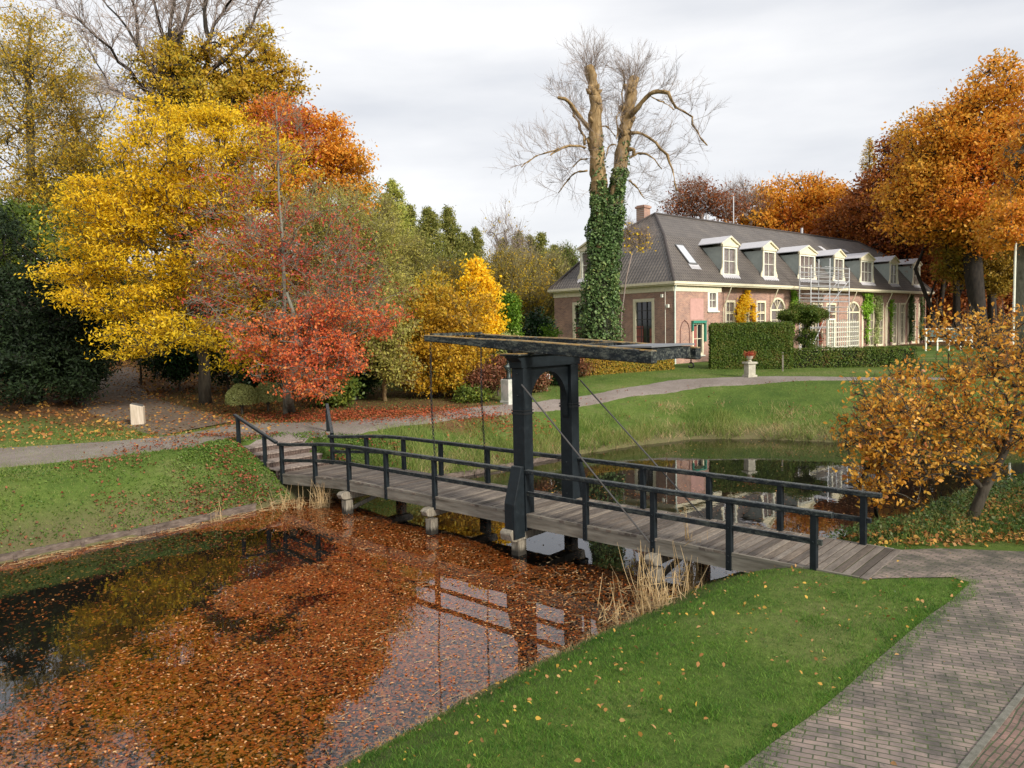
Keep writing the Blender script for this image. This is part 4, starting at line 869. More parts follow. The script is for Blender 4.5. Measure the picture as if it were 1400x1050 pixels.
LVARI = leafmat('pale_variegated_leaves', ['5a6432', '8a9050', 'aab070', '70783c'], .25, 3)
LHOL = leafmat('dark_laurel_leaves', ['0e1c0e', '1a3018', '2c4a24', '3c6030'], .15, .8, .35)
LRHY = leafmat('hydrangea_leaves', ['3a2418', '6a3c28', '8e5a40', '4c4c28', '9a7a50'], .25, 1.2)
LHED = leafmat('hedge_leaves', ['2a3c12', '405818', '587024', '6a6c2a', '74502a'], .2, .9)
LFG = leafmat('amber_leaves', ['a4622a', 'c8852c', 'dca038', 'e2b650', 'b87234', 'a05c44'], .4, .8, .45)
LWEED = leafmat('weed_leaves', ['1c3014', '30481e', '466028', '66683a', '5a4428'], .25, 1.2)
LVINE = leafmat('fresh_vine_leaves', ['5a8a1c', '78a828', '98c040', 'b8c850'], .35, 1)
LWOOD = leafmat('woodland_floor_leaves', ['4a2c1a', '7a4a28', '9a6a38', 'b48a40', '6a4a2c'], .1, .6, .8)
LFALL = leafmat('fallen_leaves', ['6a2a1c', '94402a', 'b05c34', '6a4630', 'a87a4a'], .15, .8, .7)
LBK = leafmat('brown_fallen_leaves', ['5a2a1c', '7a3c28', '985a3c', '6a4a34', '94704c'], .15, .8, .7)
LYF = leafmat('yellow_fallen_leaves', ['a07a30', 'c8a044', '96683a', 'b48e5c', '7a4a28'], .15, .8, .7)
LDRY = leafmat('dry_reed', ['8a7048', 'b09468', 'c8b088', '9a8058'], .2, 1.5, .8)
LGR = leafmat('lawn_blades', ['1c3a0c', '2e5614', '48761e', '7a9a3c', '3c5418'], .3, 1.6, .6, .6)
LGR2 = leafmat('rough_grass_blades', ['38561a', '527028', '6e8436', '969658', '466428'], .3, .5, .6, .5)
LIVG = leafmat('ground_cover_leaves', ['243c12', '3a5a1a', '526e26', '6c7c38', '4a4a24'], .2, .9, .5)
# ------------------------------------------------------------------ trees, near to far
def BB(Y, L): return [Bl(u, v, ru, rv, Y+dy, None, w_) for u, v, ru, rv, dy, w_ in L]
# golden honey locust
tree('golden_tree', 'big golden yellow tree with layered sprays, left of the red tree', 'tree', gh(280, 552),
     BB(31, [(255, 225, 100, 70, 0, 1), (330, 215, 80, 60, 1, .8), (170, 270, 70, 55, -1, 1), (250, 320, 120, 70, 0, 1), (130, 335, 65, 38, -1, 1), (105, 385, 45, 25, -1, 1), (180, 400, 75, 40, -.5, 1), (230, 455, 85, 28, -1.5, 1), (180, 478, 40, 12, -2, .8), (330, 380, 60, 60, -.5, .5), (330, 490, 38, 22, -1.5, .9), (215, 165, 40, 30, 0, .8), (290, 160, 50, 25, 0, .7)]),
     620, 130, .14, LY, BARK, .24, 11, .72, .30, .36, up=.8, tw=5, twl=.8, arch=.10, topfrac=.62)
# red tree
tree('red_tree', 'slender red-leaved tree, fiery red low down and purple above, by the brick steps', 'tree', gh(398, 560),
     BB(27.6, [(440, 490, 62, 36, -.5, 1.7), (395, 455, 60, 30, 0, 1.3), (485, 450, 50, 28, .5, .8), (525, 438, 38, 16, 0, .4), (345, 465, 38, 30, 0, .9), (425, 528, 42, 14, -1, 1.2), (460, 425, 50, 25, 0, .6), (380, 500, 40, 20, 0, .9), (540, 462, 20, 8, 0, .2)]),
     330, 38, .10, LR, BARKG, .15, 12, .34, .6, .6, T=[gh(398, 560)-[0, 0, .3], at(398, 535, 27.8), at(402, 500, 27.8), at(404, 470, 27.8), at(402, 430, 27.8), at(392, 400, 27.8)], tw=3, twl=.4, twr=.007, arch=.05)
tree('purple_red_tree', 'tall open-crowned tree with sparse purple-red leaves and a pale bare top', 'tree', base(388, 29.2),
     BB(29.2, [(400, 340, 75, 70, 0, 1), (450, 380, 75, 60, 0, 1), (330, 340, 70, 60, 0, 1), (305, 270, 60, 50, 0, .6), (390, 220, 60, 60, 0, .4), (500, 400, 50, 35, 0, .8), (320, 410, 70, 40, 0, 1), (430, 430, 80, 30, 0, 1), (470, 320, 40, 60, 0, .5), (385, 165, 40, 30, 0, .45)]),
     400, 26, .11, LRP, BARKG, .075, 13, .55, .6, .5, T=[base(388, 29.2)-[0, 0, .3], at(388, 480, 29.2), at(389, 400, 29.2), at(386, 330, 29.2), at(382, 260, 29.2), at(380, 200, 29.2), at(378, 150, 29.2)], tw=3, twl=.7, arch=.16, twr=.008)
tree('ochre_backdrop_tree', 'broad ochre-green tree filling the gap behind the golden and red trees', 'tree', base(350, 39), BB(39, [(350, 300, 70, 70, 0, 1), (300, 240, 60, 50, 0, .7), (360, 400, 90, 60, 0, 1), (430, 360, 60, 60, 0, .8), (270, 400, 60, 60, 0, .8)]), 330, 110, .15, leafmat('ochre_leaves', ['8a7a24', 'a88c28', 'c09a2c', 'a06a28', '7c7c34'], .35, .15, fine=.5), BARKD, .2, 14, .7, .6, .55, tw=3, twl=.7)
# clipped box balls
for (u, v, r, yd, lab) in ((328, 534, 21, 29.5, 'round clipped variegated bush between the golden tree trunk and its darker twin'), (364, 536, 20, 30.2, 'round clipped bush just left of the red tree trunk')):
    b = base(u, yd); R = r*yd/FPX; g = np.random.default_rng(int(u)); n = 5200; d = unit(g.normal(size=(n, 3))); d[:, 2] = np.abs(d[:, 2])*1.25-.35; d = unit(d)
    o = thing('clipped_bush', lab, 'bush', tuple(b), 0, 'round clipped bushes'); P = d*R*(g.uniform(.86, 1.03, n)*(1+.06*np.sin(d[:, 0]*7)*np.sin(d[:, 2]*6)))[:, None]+[0, 0, R*1.0]
    polys('foliage', leafverts(P, .055, .6, g, nrm=d), 4, LVARI, o)
    m = MB(); m.tube([(0, 0, -.1), (0, 0, R)], .05, 6); 
    for i in range(6): a = i; m.tube([(0, 0, R*.4), (R*.7*math.cos(a), R*.7*math.sin(a), R*1.2)], .02, 4)
    m.build('stem', BARK, o)
def shrub(name, label, blobs, M_, nl, ls, lm, seed, cr=.35, bm=BARK, b=None, asp=.6, tr=.05, **kw):
    B = np.array(blobs); c = B[:, :3].mean(0); bb = base(700, 30) if b is None else b
    if b is None: bb = np.array([c[0], c[1], float(HG(c[0], c[1]))])
    return tree(name, label, 'shrub', bb, blobs, M_, nl, ls, lm, bm, tr, seed, cr, .7, asp, topfrac=.35, tw=kw.pop('tw', 2), twl=kw.pop('twl', .3), crown='foliage', **kw)
# dark yew mass on the left
tree('yew_tree', 'nearly black spreading yew tree filling the left edge', 'tree', base(40, 34), BB(34, [(40, 440, 95, 85, 0, 1), (95, 470, 50, 65, -1, 1), (-20, 380, 110, 90, 0, .6), (30, 510, 105, 32, -1.5, 1.2), (105, 420, 40, 50, -.5, .7), (110, 515, 30, 26, -2, 1)]), 420, 190, .16, LYEW, BARKD, .35, 21, .55, .7, .4, tw=2, twl=.4, shell=.75)
tree('green_shrub_tree', 'mid green bushy tree rising above the black yew', 'tree', base(70, 40), BB(40, [(60, 335, 80, 55, 0, 1), (10, 330, 60, 50, 0, 1), (120, 350, 40, 50, 0, .7)]), 170, 130, .17, LMID, BARK, .2, 22, .6, .6, .55)
# tall half-bare trees at the upper left
tree('tall_autumn_tree', 'tall thin-leaved olive and brown tree in the upper left corner', 'tree', base(40, 52), BB(52, [(45, 190, 75, 130, 0, 1), (20, 80, 90, 75, 0, .8), (90, 260, 60, 70, 0, .8), (-20, 260, 70, 90, 0, .6)]), 460, 80, .17, LOY, BARK, .30, 23, 1.0, .6, .5, T=[base(40, 52)-[0, 0, .3], at(42, 400, 52), at(44, 320, 52), at(43, 240, 52), at(40, 170, 52), at(38, 100, 52), at(44, 40, 52)], tw=7, twl=1.5, twr=.013, arch=.22, twm=TWIGY)
tree('tall_autumn_tree', 'half-bare tree with yellowing leaves between the corner tree and the golden tree', 'tree', base(130, 56), BB(56, [(130, 240, 55, 85, 0, 1), (110, 150, 50, 60, 0, .5), (150, 300, 50, 60, 0, 1), (90, 300, 50, 60, 0, 1)]), 320, 75, .17, LOY, BARK, .28, 24, .8, .6, .55, tw=7, twl=1.4, twr=.013, arch=.2, twm=TWIGY)
# ivy clad oak behind the golden tree: leafy waist, bare top
ok = tree('ivy_clad_oak', 'tall tree with bare spreading top boughs and olive leafy waist behind the golden tree', 'tree', base(245, 45), BB(45, [(250, 110, 70, 45, 0, 1), (330, 95, 60, 40, 0, .9), (385, 110, 30, 22, 0, .7), (235, 75, 25, 35, 0, 1), (300, 140, 90, 30, 0, 1), (405, 135, 22, 10, 0, .35), (350, 60, 35, 22, 0, .45)]), 300, 95, .18, LOY, BARKD, .5, 25, .6, .6, .55, T=[base(245, 45)-[0, 0, .3], at(245, 400, 45), at(243, 300, 45), at(240, 220, 45), at(238, 150, 45), at(236, 90, 45), at(240, 40, 45)], tw=4, twl=.9, twr=.018, arch=.1)
g = np.random.default_rng(5); b = np.array(ok.location); m = MB(); tips = []
for P in ([(243, 200), (215, 110), (175, 40), (135, -10)], [(240, 170), (190, 110), (150, 70), (105, 25)], [(240, 100), (225, 50), (210, 0), (190, -40)], [(240, 90), (250, 40), (262, 0), (275, -40)], [(245, 110), (285, 50), (310, 10), (325, -30)], [(243, 150), (190, 140), (150, 120), (125, 70)], [(250, 120), (310, 80), (350, 30), (365, -15)], [(236, 90), (232, 40), (238, -5), (236, -50)], [(215, 110), (190, 60), (185, 10), (170, -30)], [(285, 50), (280, 10), (290, -30), (300, -60)]):
    Q = np.array([at(u, v, 45+g.normal()*1.2*i) for i, (u, v) in enumerate(P)])-b; t = np.linspace(0, 1, 10); Q = np.stack([np.interp(t, np.linspace(0, 1, 4), Q[:, i]) for i in range(3)], 1)+g.normal(size=(10, 3))*.06
    m.tube(Q, np.linspace(.15, .035, 10), 5, cap=False); tips += [(Q[i], Q[i]-Q[i-1]) for i in range(2, 10) for _ in range(2)]
m.build('limbs', BARKD, ok, smooth=True)
P = np.array([t[0] for t in tips]); D = unit(np.array([t[1] for t in tips])); polys('twigs', bristle(P, D, 2.0, 2, g, .45, 3, .026, .12, 4), 4, TWIG, ok)
tree('orange_beech', 'orange-leaved beech peeking out above and right of the red tree', 'tree', base(420, 42), BB(42, [(430, 200, 45, 45, 0, 1), (465, 230, 40, 38, 0, 1), (400, 190, 55, 50, 0, .9), (370, 165, 45, 35, 0, .6), (490, 245, 25, 20, 0, .7), (420, 280, 80, 50, 0, .8)]), 300, 110, .16, LBEE, BARKD, .3, 26, .6, .5, .6)
tree('olive_willow', 'pale olive-green willow behind the right side of the red tree', 'tree', base(480, 36), BB(36, [(480, 330, 55, 70, 0, 1), (430, 300, 50, 60, 0, .8), (520, 390, 40, 60, 0, .9), (470, 420, 60, 50, 0, .9), (530, 340, 30, 40, 0, .6)]), 330, 100, .14, LOLV, BARKG, .14, 27, .6, .8, .28, tw=5, twl=.9, twm=TWIGY)
for i, (u, v, ru, rv, Y, lm, lab) in enumerate((
    (180, 440, 45, 60, 40, LMID, 'dull green bush in the gap left of the golden tree trunk'), (235, 480, 40, 42, 37, LHOL, 'dark bush in shade left of the golden tree trunk'), (300, 470, 45, 55, 36, LHOL, 'dark laurel right behind the golden tree trunk'),
    (345, 500, 30, 30, 34, LHOL, 'dark evergreen bush behind the two round clipped bushes'), (390, 470, 50, 60, 35, LHOL, 'dark laurel bush hidden behind the red tree'), (480, 500, 35, 40, 33, LHOL, 'dark glossy bush right of the red tree'), (455, 530, 25, 18, 31, LMID, 'low green bush right of the red tree trunk'))):
    shrub('evergreen_bush' if lm is LHOL else 'green_bush', lab, BB(Y, [(u, v, ru, rv, 0, 1), (u+ru*.4, v+rv*.3, ru*.6, rv*.6, -.3, 1)]), 90, 130, .13, lm, 40+i, .4, shell=.6)
shrub('thicket_shrub', 'tan twiggy shrub with crooked stem at the path edge, left of the orange-brown shrubs', BB(31.5, [(525, 470, 30, 60, 0, 1), (545, 430, 30, 50, 1, .8), (510, 430, 25, 40, 1, .8), (545, 510, 25, 35, 0, .9)]), 150, 80, .11, LOLV, 50, .35, bm=BARKP, b=gh(526, 548), tr=.09, tw=5, twl=.6)
shrub('amber_shrub', 'wide amber and green beech shrub reaching the ground under the left beam ends', BB(33, [(600, 440, 55, 45, 1, 1), (600, 500, 60, 40, 0, 1.2), (560, 500, 30, 38, -.3, 1), (640, 480, 35, 50, 0, 1), (640, 425, 30, 40, 1, .8)]), 300, 130, .12, LOB, 51, .4, b=base(600, 33), tr=.08, tw=4, twl=.5, twm=TWIGY)
shrub('ochre_shrub', 'ochre multi-stemmed shrub standing behind the amber shrub', BB(37, [(590, 410, 45, 35, 0, 1), (560, 440, 30, 40, 0, 1), (620, 440, 30, 40, 0, 1)]), 150, 90, .13, LOY, 52, .45, b=base(585, 37), tr=.08, tw=6, twl=.8, twm=TWIGY)
tree('bright_yellow_tree', 'small brilliant lemon-yellow tree above the left beam ends', 'tree', base(650, 36.5), BB(36.5, [(655, 385, 18, 20, 0, 1.2), (660, 410, 25, 22, 0, 1.2), (668, 445, 17, 20, 0, 1.2), (640, 420, 18, 20, 0, 1), (650, 365, 10, 12, 0, .7)]), 110, 90, .14, LBY, BARK, .08, 53, .35, .7, .7, tw=3, twl=.5)
shrub('thuja', 'upright fresh green conifer column left of the house', [Bl(697, 432, 13, 32, 44, None, 1), Bl(697, 412, 8, 14, 44, None, 1), Bl(697, 460, 14, 25, 44, None, 1)], 150, 110, .11, LTHU, 54, .26, shell=.6, tw=0, b=base(697, 44))
shrub('laurel_bush', 'dark laurel bush against the left corner of the house', BB(46, [(735, 448, 20, 22, 0, 1), (722, 470, 25, 20, 0, 1)]), 80, 120, .15, LHOL, 55, .4, b=base(732, 46))
shrub('variegated_shrub', 'yellow-green shrub between the laurel bush and the house wall', BB(44.5, [(750, 470, 14, 25, 0, 1), (742, 478, 12, 18, 0, 1)]), 50, 100, .12, LTHU, 56, .3, b=base(748, 44.5))
shrub('grey_green_bush', 'rounded grey-green bush behind the plinth and under the beams', BB(38, [(690, 480, 22, 24, 0, 1), (668, 500, 15, 18, 0, .7)]), 70, 110, .13, LVARI, 57, .35, b=base(690, 38))
for i, (u, v, ru, rv, Y, lm, lab) in enumerate(((660, 520, 20, 18, 32, LRHY, 'russet hydrangea left of the white plinth'), (680, 505, 15, 16, 33, LRHY, 'brown hydrangea touching the white plinth'), (728, 522, 17, 15, 34, LRHY, 'brown and green shrub left of the small white sign'), (765, 510, 22, 20, 36, LHOL, 'dark leafy shrub behind the small white sign'), (645, 540, 20, 10, 31.5, LMID, 'low green plant at the foot of the russet hydrangea'), (740, 495, 25, 25, 40, LRHY, 'reddish shrub seen through the gate arch'), (785, 500, 20, 18, 39, LRHY, 'brown shrub at the left end of the low beech hedge'))):
    shrub('border_shrub', lab, BB(Y, [(u, v, ru, rv, 0, 1)]), 55, 110, .10, lm, 60+i, .28)
# low beech hedge before the end wall, tall clipped hedge, low clipped hedge
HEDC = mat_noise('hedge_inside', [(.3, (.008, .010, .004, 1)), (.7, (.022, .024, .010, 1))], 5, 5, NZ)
def hedge(name, label, P0, P1, h, dp, lm, n, seed, ls=.08, gaps=0, sides=True):
    P0 = np.array(P0[:2]); P1 = np.array(P1[:2]); L = float(np.hypot(*(P1-P0))); rz = math.atan2(P1[1]-P0[1], P1[0]-P0[0]); g = np.random.default_rng(seed); z0 = float(HG(*P0))
    o = thing(name, label, 'hedge', (P0[0], P0[1], z0), rz); areas = [L*h, L*dp, dp*h, dp*h]; f = g.choice(4, n, p=np.array(areas)/sum(areas))
    a = g.random(n); b = g.random(n); x = np.where(f == 2, 0., np.where(f == 3, L, a*L)); y = np.where(f == 0, 0., np.where(f == 1, b*dp, a*dp)); z = np.where(f == 1, h, b*h)
    nr = np.stack([np.where(f == 2, -1., np.where(f == 3, 1., 0)), np.where(f == 0, -1., 0), np.where(f == 1, 1., 0)], 1)
    P = np.stack([x, y, z], 1)+nr*(g.normal(size=n)*.045+.05*(fbm(x*1.0+z*.6, z+y, .7)-.5)*2)[:, None]
    if gaps: keep = fbm(x*1.3, z*2+y, .8) > gaps*g.random(n)*1.6; P = P[keep]; nr = nr[keep]
    polys('foliage', leafverts(P, ls*g.uniform(.7, 1.3, len(P)), .6, g, nrm=nr), 4, lm, o)
    m = MB(); m.box(.10, L-.10, .10, dp-.10, -.05, h-.10); m.build('solid_core', HEDC, o); return o  # solid dark box inside the leaves to hide the gaps
a_ = gp(800, 513, 2.1); hedge('beech_hedge', 'low brown and yellow beech hedge in front of the house end wall', gp(797, 514, 2.1), gp(922, 507, 2.1), 1.0, .6, leafmat('beech_hedge_leaves', ['6a3c24', '8e6a28', 'b89430', '7a7c28', '6a5a24'], .3, .35), 15000, 71, .09, .5)
hedge('tall_hedge', 'tall flat-topped clipped green hedge in front of the long facade', gp(972, 504, 2.2), gp(1083, 503, 2.2), 2.42, 1.3, LHED, 36000, 72, .075)
hedge('low_hedge', 'low patchy clipped hedge running right from the tall hedge', gp(1082, 503, 2.2)+[.1, .6, 0], gp(1262, 500.5, 2.2)+[0, .6, 0], 1.02, .6, LHED, 20000, 73, .08, .75)
tree('umbrella_topiary', 'clipped yew with flat mushroom top rising between the two hedges', 'tree', base(1100, 44.5), [Bl(1098, 431, 31, 9, 44.5, 1.2, 2.4), Bl(1102, 462, 10, 28, 44.5, .45, 1.2), Bl(1098, 424, 22, 8, 44.5, .8, 1)], 170, 200, .075, LHED, BARKD, .10, 74, .22, .8, .6, tw=0, shell=.7)
# climbers on the facade
def climber(label, P, n, lm, seed, ls=.10, nm='wall_climber'):
    """P: list of (x, z0, z1, half width) in house coordinates on the main facade"""
    g = np.random.default_rng(seed); o = thing(nm, label, 'climbing plant', tuple(hw(P[0][0], D0-.12, 0)), YAW); Q = []; m = MB(); x0 = P[0][0]
    for (x, z0, z1, w_) in P:
        k = int(n*w_*(z1-z0)); t = g.random(k); Q.append(np.stack([x-x0+g.normal(size=k)*w_*.5*(.6+.5*np.sin(t*9+x)), -np.abs(g.normal(size=k))*.14, z0+(z1-z0)*t], 1))
        xs = x-x0; m.tube([(xs, .02, max(0, z0-1.5)-.2), (xs+.06, .0, (z0+z1)/2), (xs-.05, .02, z1-.2)], .03, 5)
    polys('leaves', leafverts(np.concatenate(Q), ls, .8, g, nrm=np.array([0, -1, .2])), 4, lm, o); m.build('stem', BARK, o)
climber('yellow vine on the facade above the tall hedge', [(8.75, 2.3, 4.4, .6), (9.3, 3.2, 4.7, .8), (8.2, 2.0, 3.6, .45), (10.2, 2.4, 3.8, .4)], 550, LBY, 81, .15)
climber('green vine hanging beside the round-headed window', [(15.9, 1.2, 4.9, .42), (16.4, 3.4, 4.8, .5)], 420, LVINE, 82, .14)
climber('thick light green vine under the eaves right of the scaffold', [(29.2, 2.6, 4.8, .8), (30.1, 3.0, 4.8, .8), (29.6, .3, 3, .4)], 420, LVINE, 83, .15)
climber('pale cream-leaved vine next to the thick green vine', [(31.7, .3, 4.6, .55), (32.2, 2.4, 4.6, .5)], 420, leafmat('pale_vine_leaves', ['a0a868', 'c0c888', '8a9c58', 'd0c898'], .3, 1), 84, .14)
climber('small tuft of vine between two tall windows', [(34.9, 2.8, 4.3, .7), (34.9, .4, 3, .3)], 380, LVINE, 85, .14)
climber('dark ivy column near the far corner of the house', [(39.7, .3, 4.8, .5), (40.0, .3, 4.7, .4)], 420, LIVY, 86, .15, 'ivy_column')
climber('second ivy column at the far corner downpipe', [(42.6, .3, 4.6, .45)], 420, LIVY, 87, .15, 'ivy_column')
climber('red and orange vine behind the scaffold trellis', [(20.5, .6, 3.6, .45), (22.1, .6, 3.2, .4), (18.4, .8, 3.5, .3)], 260, LRP, 88, .13)
# pot plant
g = np.random.default_rng(9); polys('plant', leafverts(g.normal(size=(420, 3))*[.12, .12, .07]+[0, 0, .37], .07, .6, g), 4, LRP, POTLOC)
# ------------------------------------------------------------------ pollarded lime with ivy
YP = 41.5; b = base(818, YP); pol = thing('pollarded_tree', 'tall twin-stemmed pollarded tree thickly clad with ivy in front of the house', 'tree', tuple(b)); g = np.random.default_rng(31)
def pxl(L, Y=YP, dy=0): return np.array([at(u, v, Y+dy*i) for i, (u, v) in enumerate(L)])-b
def smooth(P, n): 
    t = np.linspace(0, 1, len(P)); tt = np.linspace(0, 1, n); k = np.array([1, 2, 3, 2, 1])/9; Q = np.stack([np.interp(tt, t, P[:, i]) for i in range(3)], 1); R_ = np.pad(Q, ((2, 2), (0, 0)), mode='edge'); Q2 = np.stack([np.convolve(R_[:, i], k, 'valid') for i in range(3)], 1); Q2[0] = Q[0]; Q2[-1] = Q[-1]; return Q2
c4 = lambda L: [(700+x/4.667, 40+y/4.667) for x, y in L]
m = MB()
A1 = smooth(pxl([(819, 515), (819, 440), (822, 340), (820, 270), (816, 215), (813, 170), (815, 140), (813, 125)]), 28); m.tube(A1, np.interp(np.linspace(0, 1, 28), [0, .1, .5, 1], [.62, .5, .42, .27]), 12)
A1b = smooth(pxl([(815, 135), (809, 115), (807, 91)]), 8); m.tube(A1b, [.20, .26, .27, .26, .25, .25, .25, .26], 12)
A2 = smooth(pxl([(822, 420), (832, 340), (842, 270), (850, 215), (856, 170), (862, 135), (866, 106)], dy=.1), 26); m.tube(A2, np.interp(np.linspace(0, 1, 26), [0, .5, 1], [.38, .36, .29]), 12)
LK = .74
LIMB = [([(490, 640), (430, 560), (380, 480), (340, 445), (290, 435)], .17, .10, -.3), ([(470, 740), (440, 640), (410, 560), (370, 490)], .10, .07, .3), ([(470, 755), (400, 738), (330, 745), (270, 790), (235, 805)], .09, .04, -.4), ([(300, 760), (220, 790), (130, 815), (65, 880)], .05, .02, -.3), ([(485, 905), (400, 910), (350, 960), (290, 1045)], .07, .03, .4), ([(480, 825), (430, 830), (380, 880)], .05, .02, .2),
  ([(770, 540), (830, 460), (890, 395), (960, 388), (1010, 410), (1045, 500)], .22, .07, -.3), ([(1045, 500), (1110, 520), (1160, 570), (1150, 620), (1200, 670), (1240, 740)], .07, .03, -.2), ([(890, 430), (960, 460), (1040, 510)], .04, .03, .2), ([(750, 660), (830, 655), (900, 700), (980, 780), (1020, 850), (1040, 970), (1045, 1030)], .12, .05, -.2), ([(745, 820), (820, 780), (900, 810), (965, 890)], .08, .03, .3), ([(740, 960), (800, 1010), (850, 1080)], .05, .02, .1), ([(710, 600), (700, 520), (710, 400), (712, 260)], .05, .025, 0), ([(672, 700), (668, 560), (690, 510), (700, 600)], .03, .02, 0), ([(670, 740), (640, 730), (600, 770), (590, 830)], .05, .03, 0), ([(560, 620), (610, 620), (660, 700)], .03, .02, .1), ([(735, 760), (775, 770), (765, 800)], .16, .10, 0)]
SP = []; SD = []
for L, r0_, r1_, dy in LIMB:
    P = smooth(pxl(c4(L), dy=dy), 12); m.tube(P, np.linspace(r0_, r1_, 12)*LK, 7)
    for i in range(3, 12): SP.append(P[i]); SD.append(unit(unit(P[i]-P[i-1])*.5+np.array([0, 0, .5])+g.normal(size=3)*.3))
for (A_, k0, rr_) in ((A1, 20, .30), (A1, 24, .32), (A1, 17, .42), (A2, 14, .36), (A2, 18, .34), (A2, 11, .42), (A2, 22, .3), (A1b, 2, .3), (A1, 26, .30), (A2, 8, .4)):
    for q in range(3):
        a = g.random()*2*PI; c_ = A_[k0]+np.array([math.cos(a), math.sin(a), 0])*rr_*.75+[0, 0, g.normal()*.25]; e_ = c_+np.array([math.cos(a)*.16, math.sin(a)*.16, .10]); m.tube([c_-[0, 0, .16], c_, e_], [.12, .16*g.uniform(.7, 1.2), .05], 7)
o_ = m.build('trunk', BARKP, pol, smooth=True); co = np.empty(len(o_.data.vertices)*3); o_.data.vertices.foreach_get('co', co); co = co.reshape(-1, 3); co += g.normal(size=co.shape)*.018+.06*np.stack([np.sin(co[:, 2]*5+co[:, 1]*7), np.sin(co[:, 2]*4.3+co[:, 0]*8), 0*co[:, 0]], 1); o_.data.vertices.foreach_set('co', co.ravel())
for A in (A1[12:], A1b, A2[9:]):
    for i in range(1, len(A)):
        for _ in range(2): SP.append(A[i]); a = g.random()*2*PI; SD.append(unit(np.array([math.cos(a), math.sin(a)*.7, .45])))
for A in (A1b[-3:], A2[-3:]):
    for p in A:
        for _ in range(9): SP.append(p); a = g.random()*2*PI; SD.append(unit(np.array([math.cos(a)*.6, math.sin(a)*.6, .8])))
SP = np.array(SP); SD = np.array(SD)
polys('twigs', bristle(SP, SD, 1.6, 1, g, .42, 3, .0115, .14, 5), 4, TWIG, pol)
lo = SP[:, 2] < 11.5; polys('drooping_twigs', bristle(SP[lo][::2], unit(SD[lo][::2]*[1.3, 1.3, .1]+[0, 0, -.45]), 1.8, 1, g, .4, 3, .010, -.15, 3), 4, TWIG, pol)
def along(A, rad, n, z0, z1, zs=1):
    t = g.random(n)*(len(A)-1); i = t.astype(int); i = np.minimum(i, len(A)-2); fr_ = (t-i)[:, None]; c = A[i]*(1-fr_)+A[i+1]*fr_; k = (c[:, 2] > z0) & (c[:, 2] < z1)*1 > 0; c = c[k]
    a = g.random(len(c))*2*PI; rr = rad(c[:, 2])*(1+.55*(fbm(a*1.1+3, c[:, 2], .7)-.5)*2)*g.uniform(.8, 1.12, len(c)); d = np.stack([np.cos(a), np.sin(a), np.zeros(len(c))], 1); return c+d*rr[:, None], d
zt = A1[-1, 2]
R1 = lambda z: np.interp(z, [0, 1, 3.5, 6, 8, 10.5], [.85, 1.05, .98, .74, .58, .42]); R2 = lambda z: np.interp(z, [0, 4, 8, 10.2], [.4, .8, .6, .42])
P1_, d1 = along(A1, R1, 32000, -.5, 10.2); P2_, d2 = along(A2, R2, 19000, 3.2, 10.9)
P3_, d3 = along(A1, lambda z: z*0+.36, 3500, 9.0, 12.6); P4_, d4 = along(A2, lambda z: z*0+.34, 2500, 9.5, 12.4)
P3_ = np.concatenate([P3_, P4_]); d3 = np.concatenate([d3, d4])
P = np.concatenate([P1_, P2_, P3_]); d = np.concatenate([d1, d2, d3]); o = polys('ivy', leafverts(P, .125*g.uniform(.6, 1.4, len(P)), .85, g, nrm=d*.45+np.array([0, 0, .35])), 4, LIVY, pol)
m = MB(); m.tube(A1[:17], [max(.3, float(R1(p[2]))*.78) for p in A1[:17]], 12); m.tube(A2[4:17], [float(R2(p[2]))*.75 for p in A2[4:17]], 10); m.build('ivy_core', HEDC, pol, smooth=True)  # solid near-black cores behind the ivy leaves
k = int(260); P = A1[8]+g.normal(size=(k, 3))*[1.0, .6, .5]+np.array([2.0, 0, .6]); 
tree('yellow_sapling', 'thin young tree with a few yellow leaves against the roof, right of the ivy', 'tree', base(848, 43), BB(43, [(870, 330, 20, 18, 0, 1), (880, 320, 10, 8, 0, 1), (862, 320, 14, 18, 0, .8)]), 60, 7, .12, LBY, TWIG, .04, 32, .3, .7, .7, tw=5, twl=.7, T=[base(848, 43)-[0, 0, .2], at(850, 430, 43), at(856, 380, 43), at(864, 345, 43)])
# ------------------------------------------------------------------ right foreground tree
b = gh(1322, 716); g = np.random.default_rng(41)
TT = [b-[0, 0, .2], at(1345, 670, 14.0), at(1372, 622, 14.0), at(1385, 590, 14.1), at(1392, 560, 14.2)]
tree('amber_tree', 'small leaning tree with amber leaves over the bank, right foreground', 'tree', b, [Bl(1210, 560, 60, 50, 14.3, .9, 1.1), Bl(1290, 545, 80, 60, 14.5, 1.1, 1), Bl(1370, 500, 75, 50, 14.5, 1.2, .9), Bl(1180, 590, 40, 30, 14.1, .6, 1), Bl(1250, 620, 65, 35, 14.1, .8, 1), Bl(1380, 585, 55, 40, 14.2, 1.0, .9), Bl(1330, 452, 55, 22, 14.5, .8, .5), Bl(1230, 668, 45, 30, 13.8, .5, .6), Bl(1160, 640, 22, 12, 13.8, .4, .35), Bl(1330, 640, 50, 22, 14, .6, .5), Bl(1290, 455, 36, 30, 14.6, .6, .35), Bl(1375, 440, 40, 22, 14.8, .8, .35), Bl(1300, 600, 50, 40, 14.2, .7, .8), Bl(1440, 520, 60, 80, 14.3, 1.2, .8)],
     520, 22, .08, LFG, BARK, .085, 42, .22, .8, .52, T=TT, tw=4, twl=.32, twr=.005, k=6, curl=.08, up=.5, arch=.10, shell=.3)
tree('young_amber_stem', 'short upright stem with amber leaves beside the end of the far bridge rail', 'tree', gh(1197, 722), [Bl(1200, 610, 30, 40, 14.6, .5, 1), Bl(1190, 660, 25, 25, 14.6, .4, 1)], 44, 34, .10, LFG, BARKD, .05, 43, .2, .8, .52, tw=4, twl=.3, twr=.005, k=6, curl=.08)
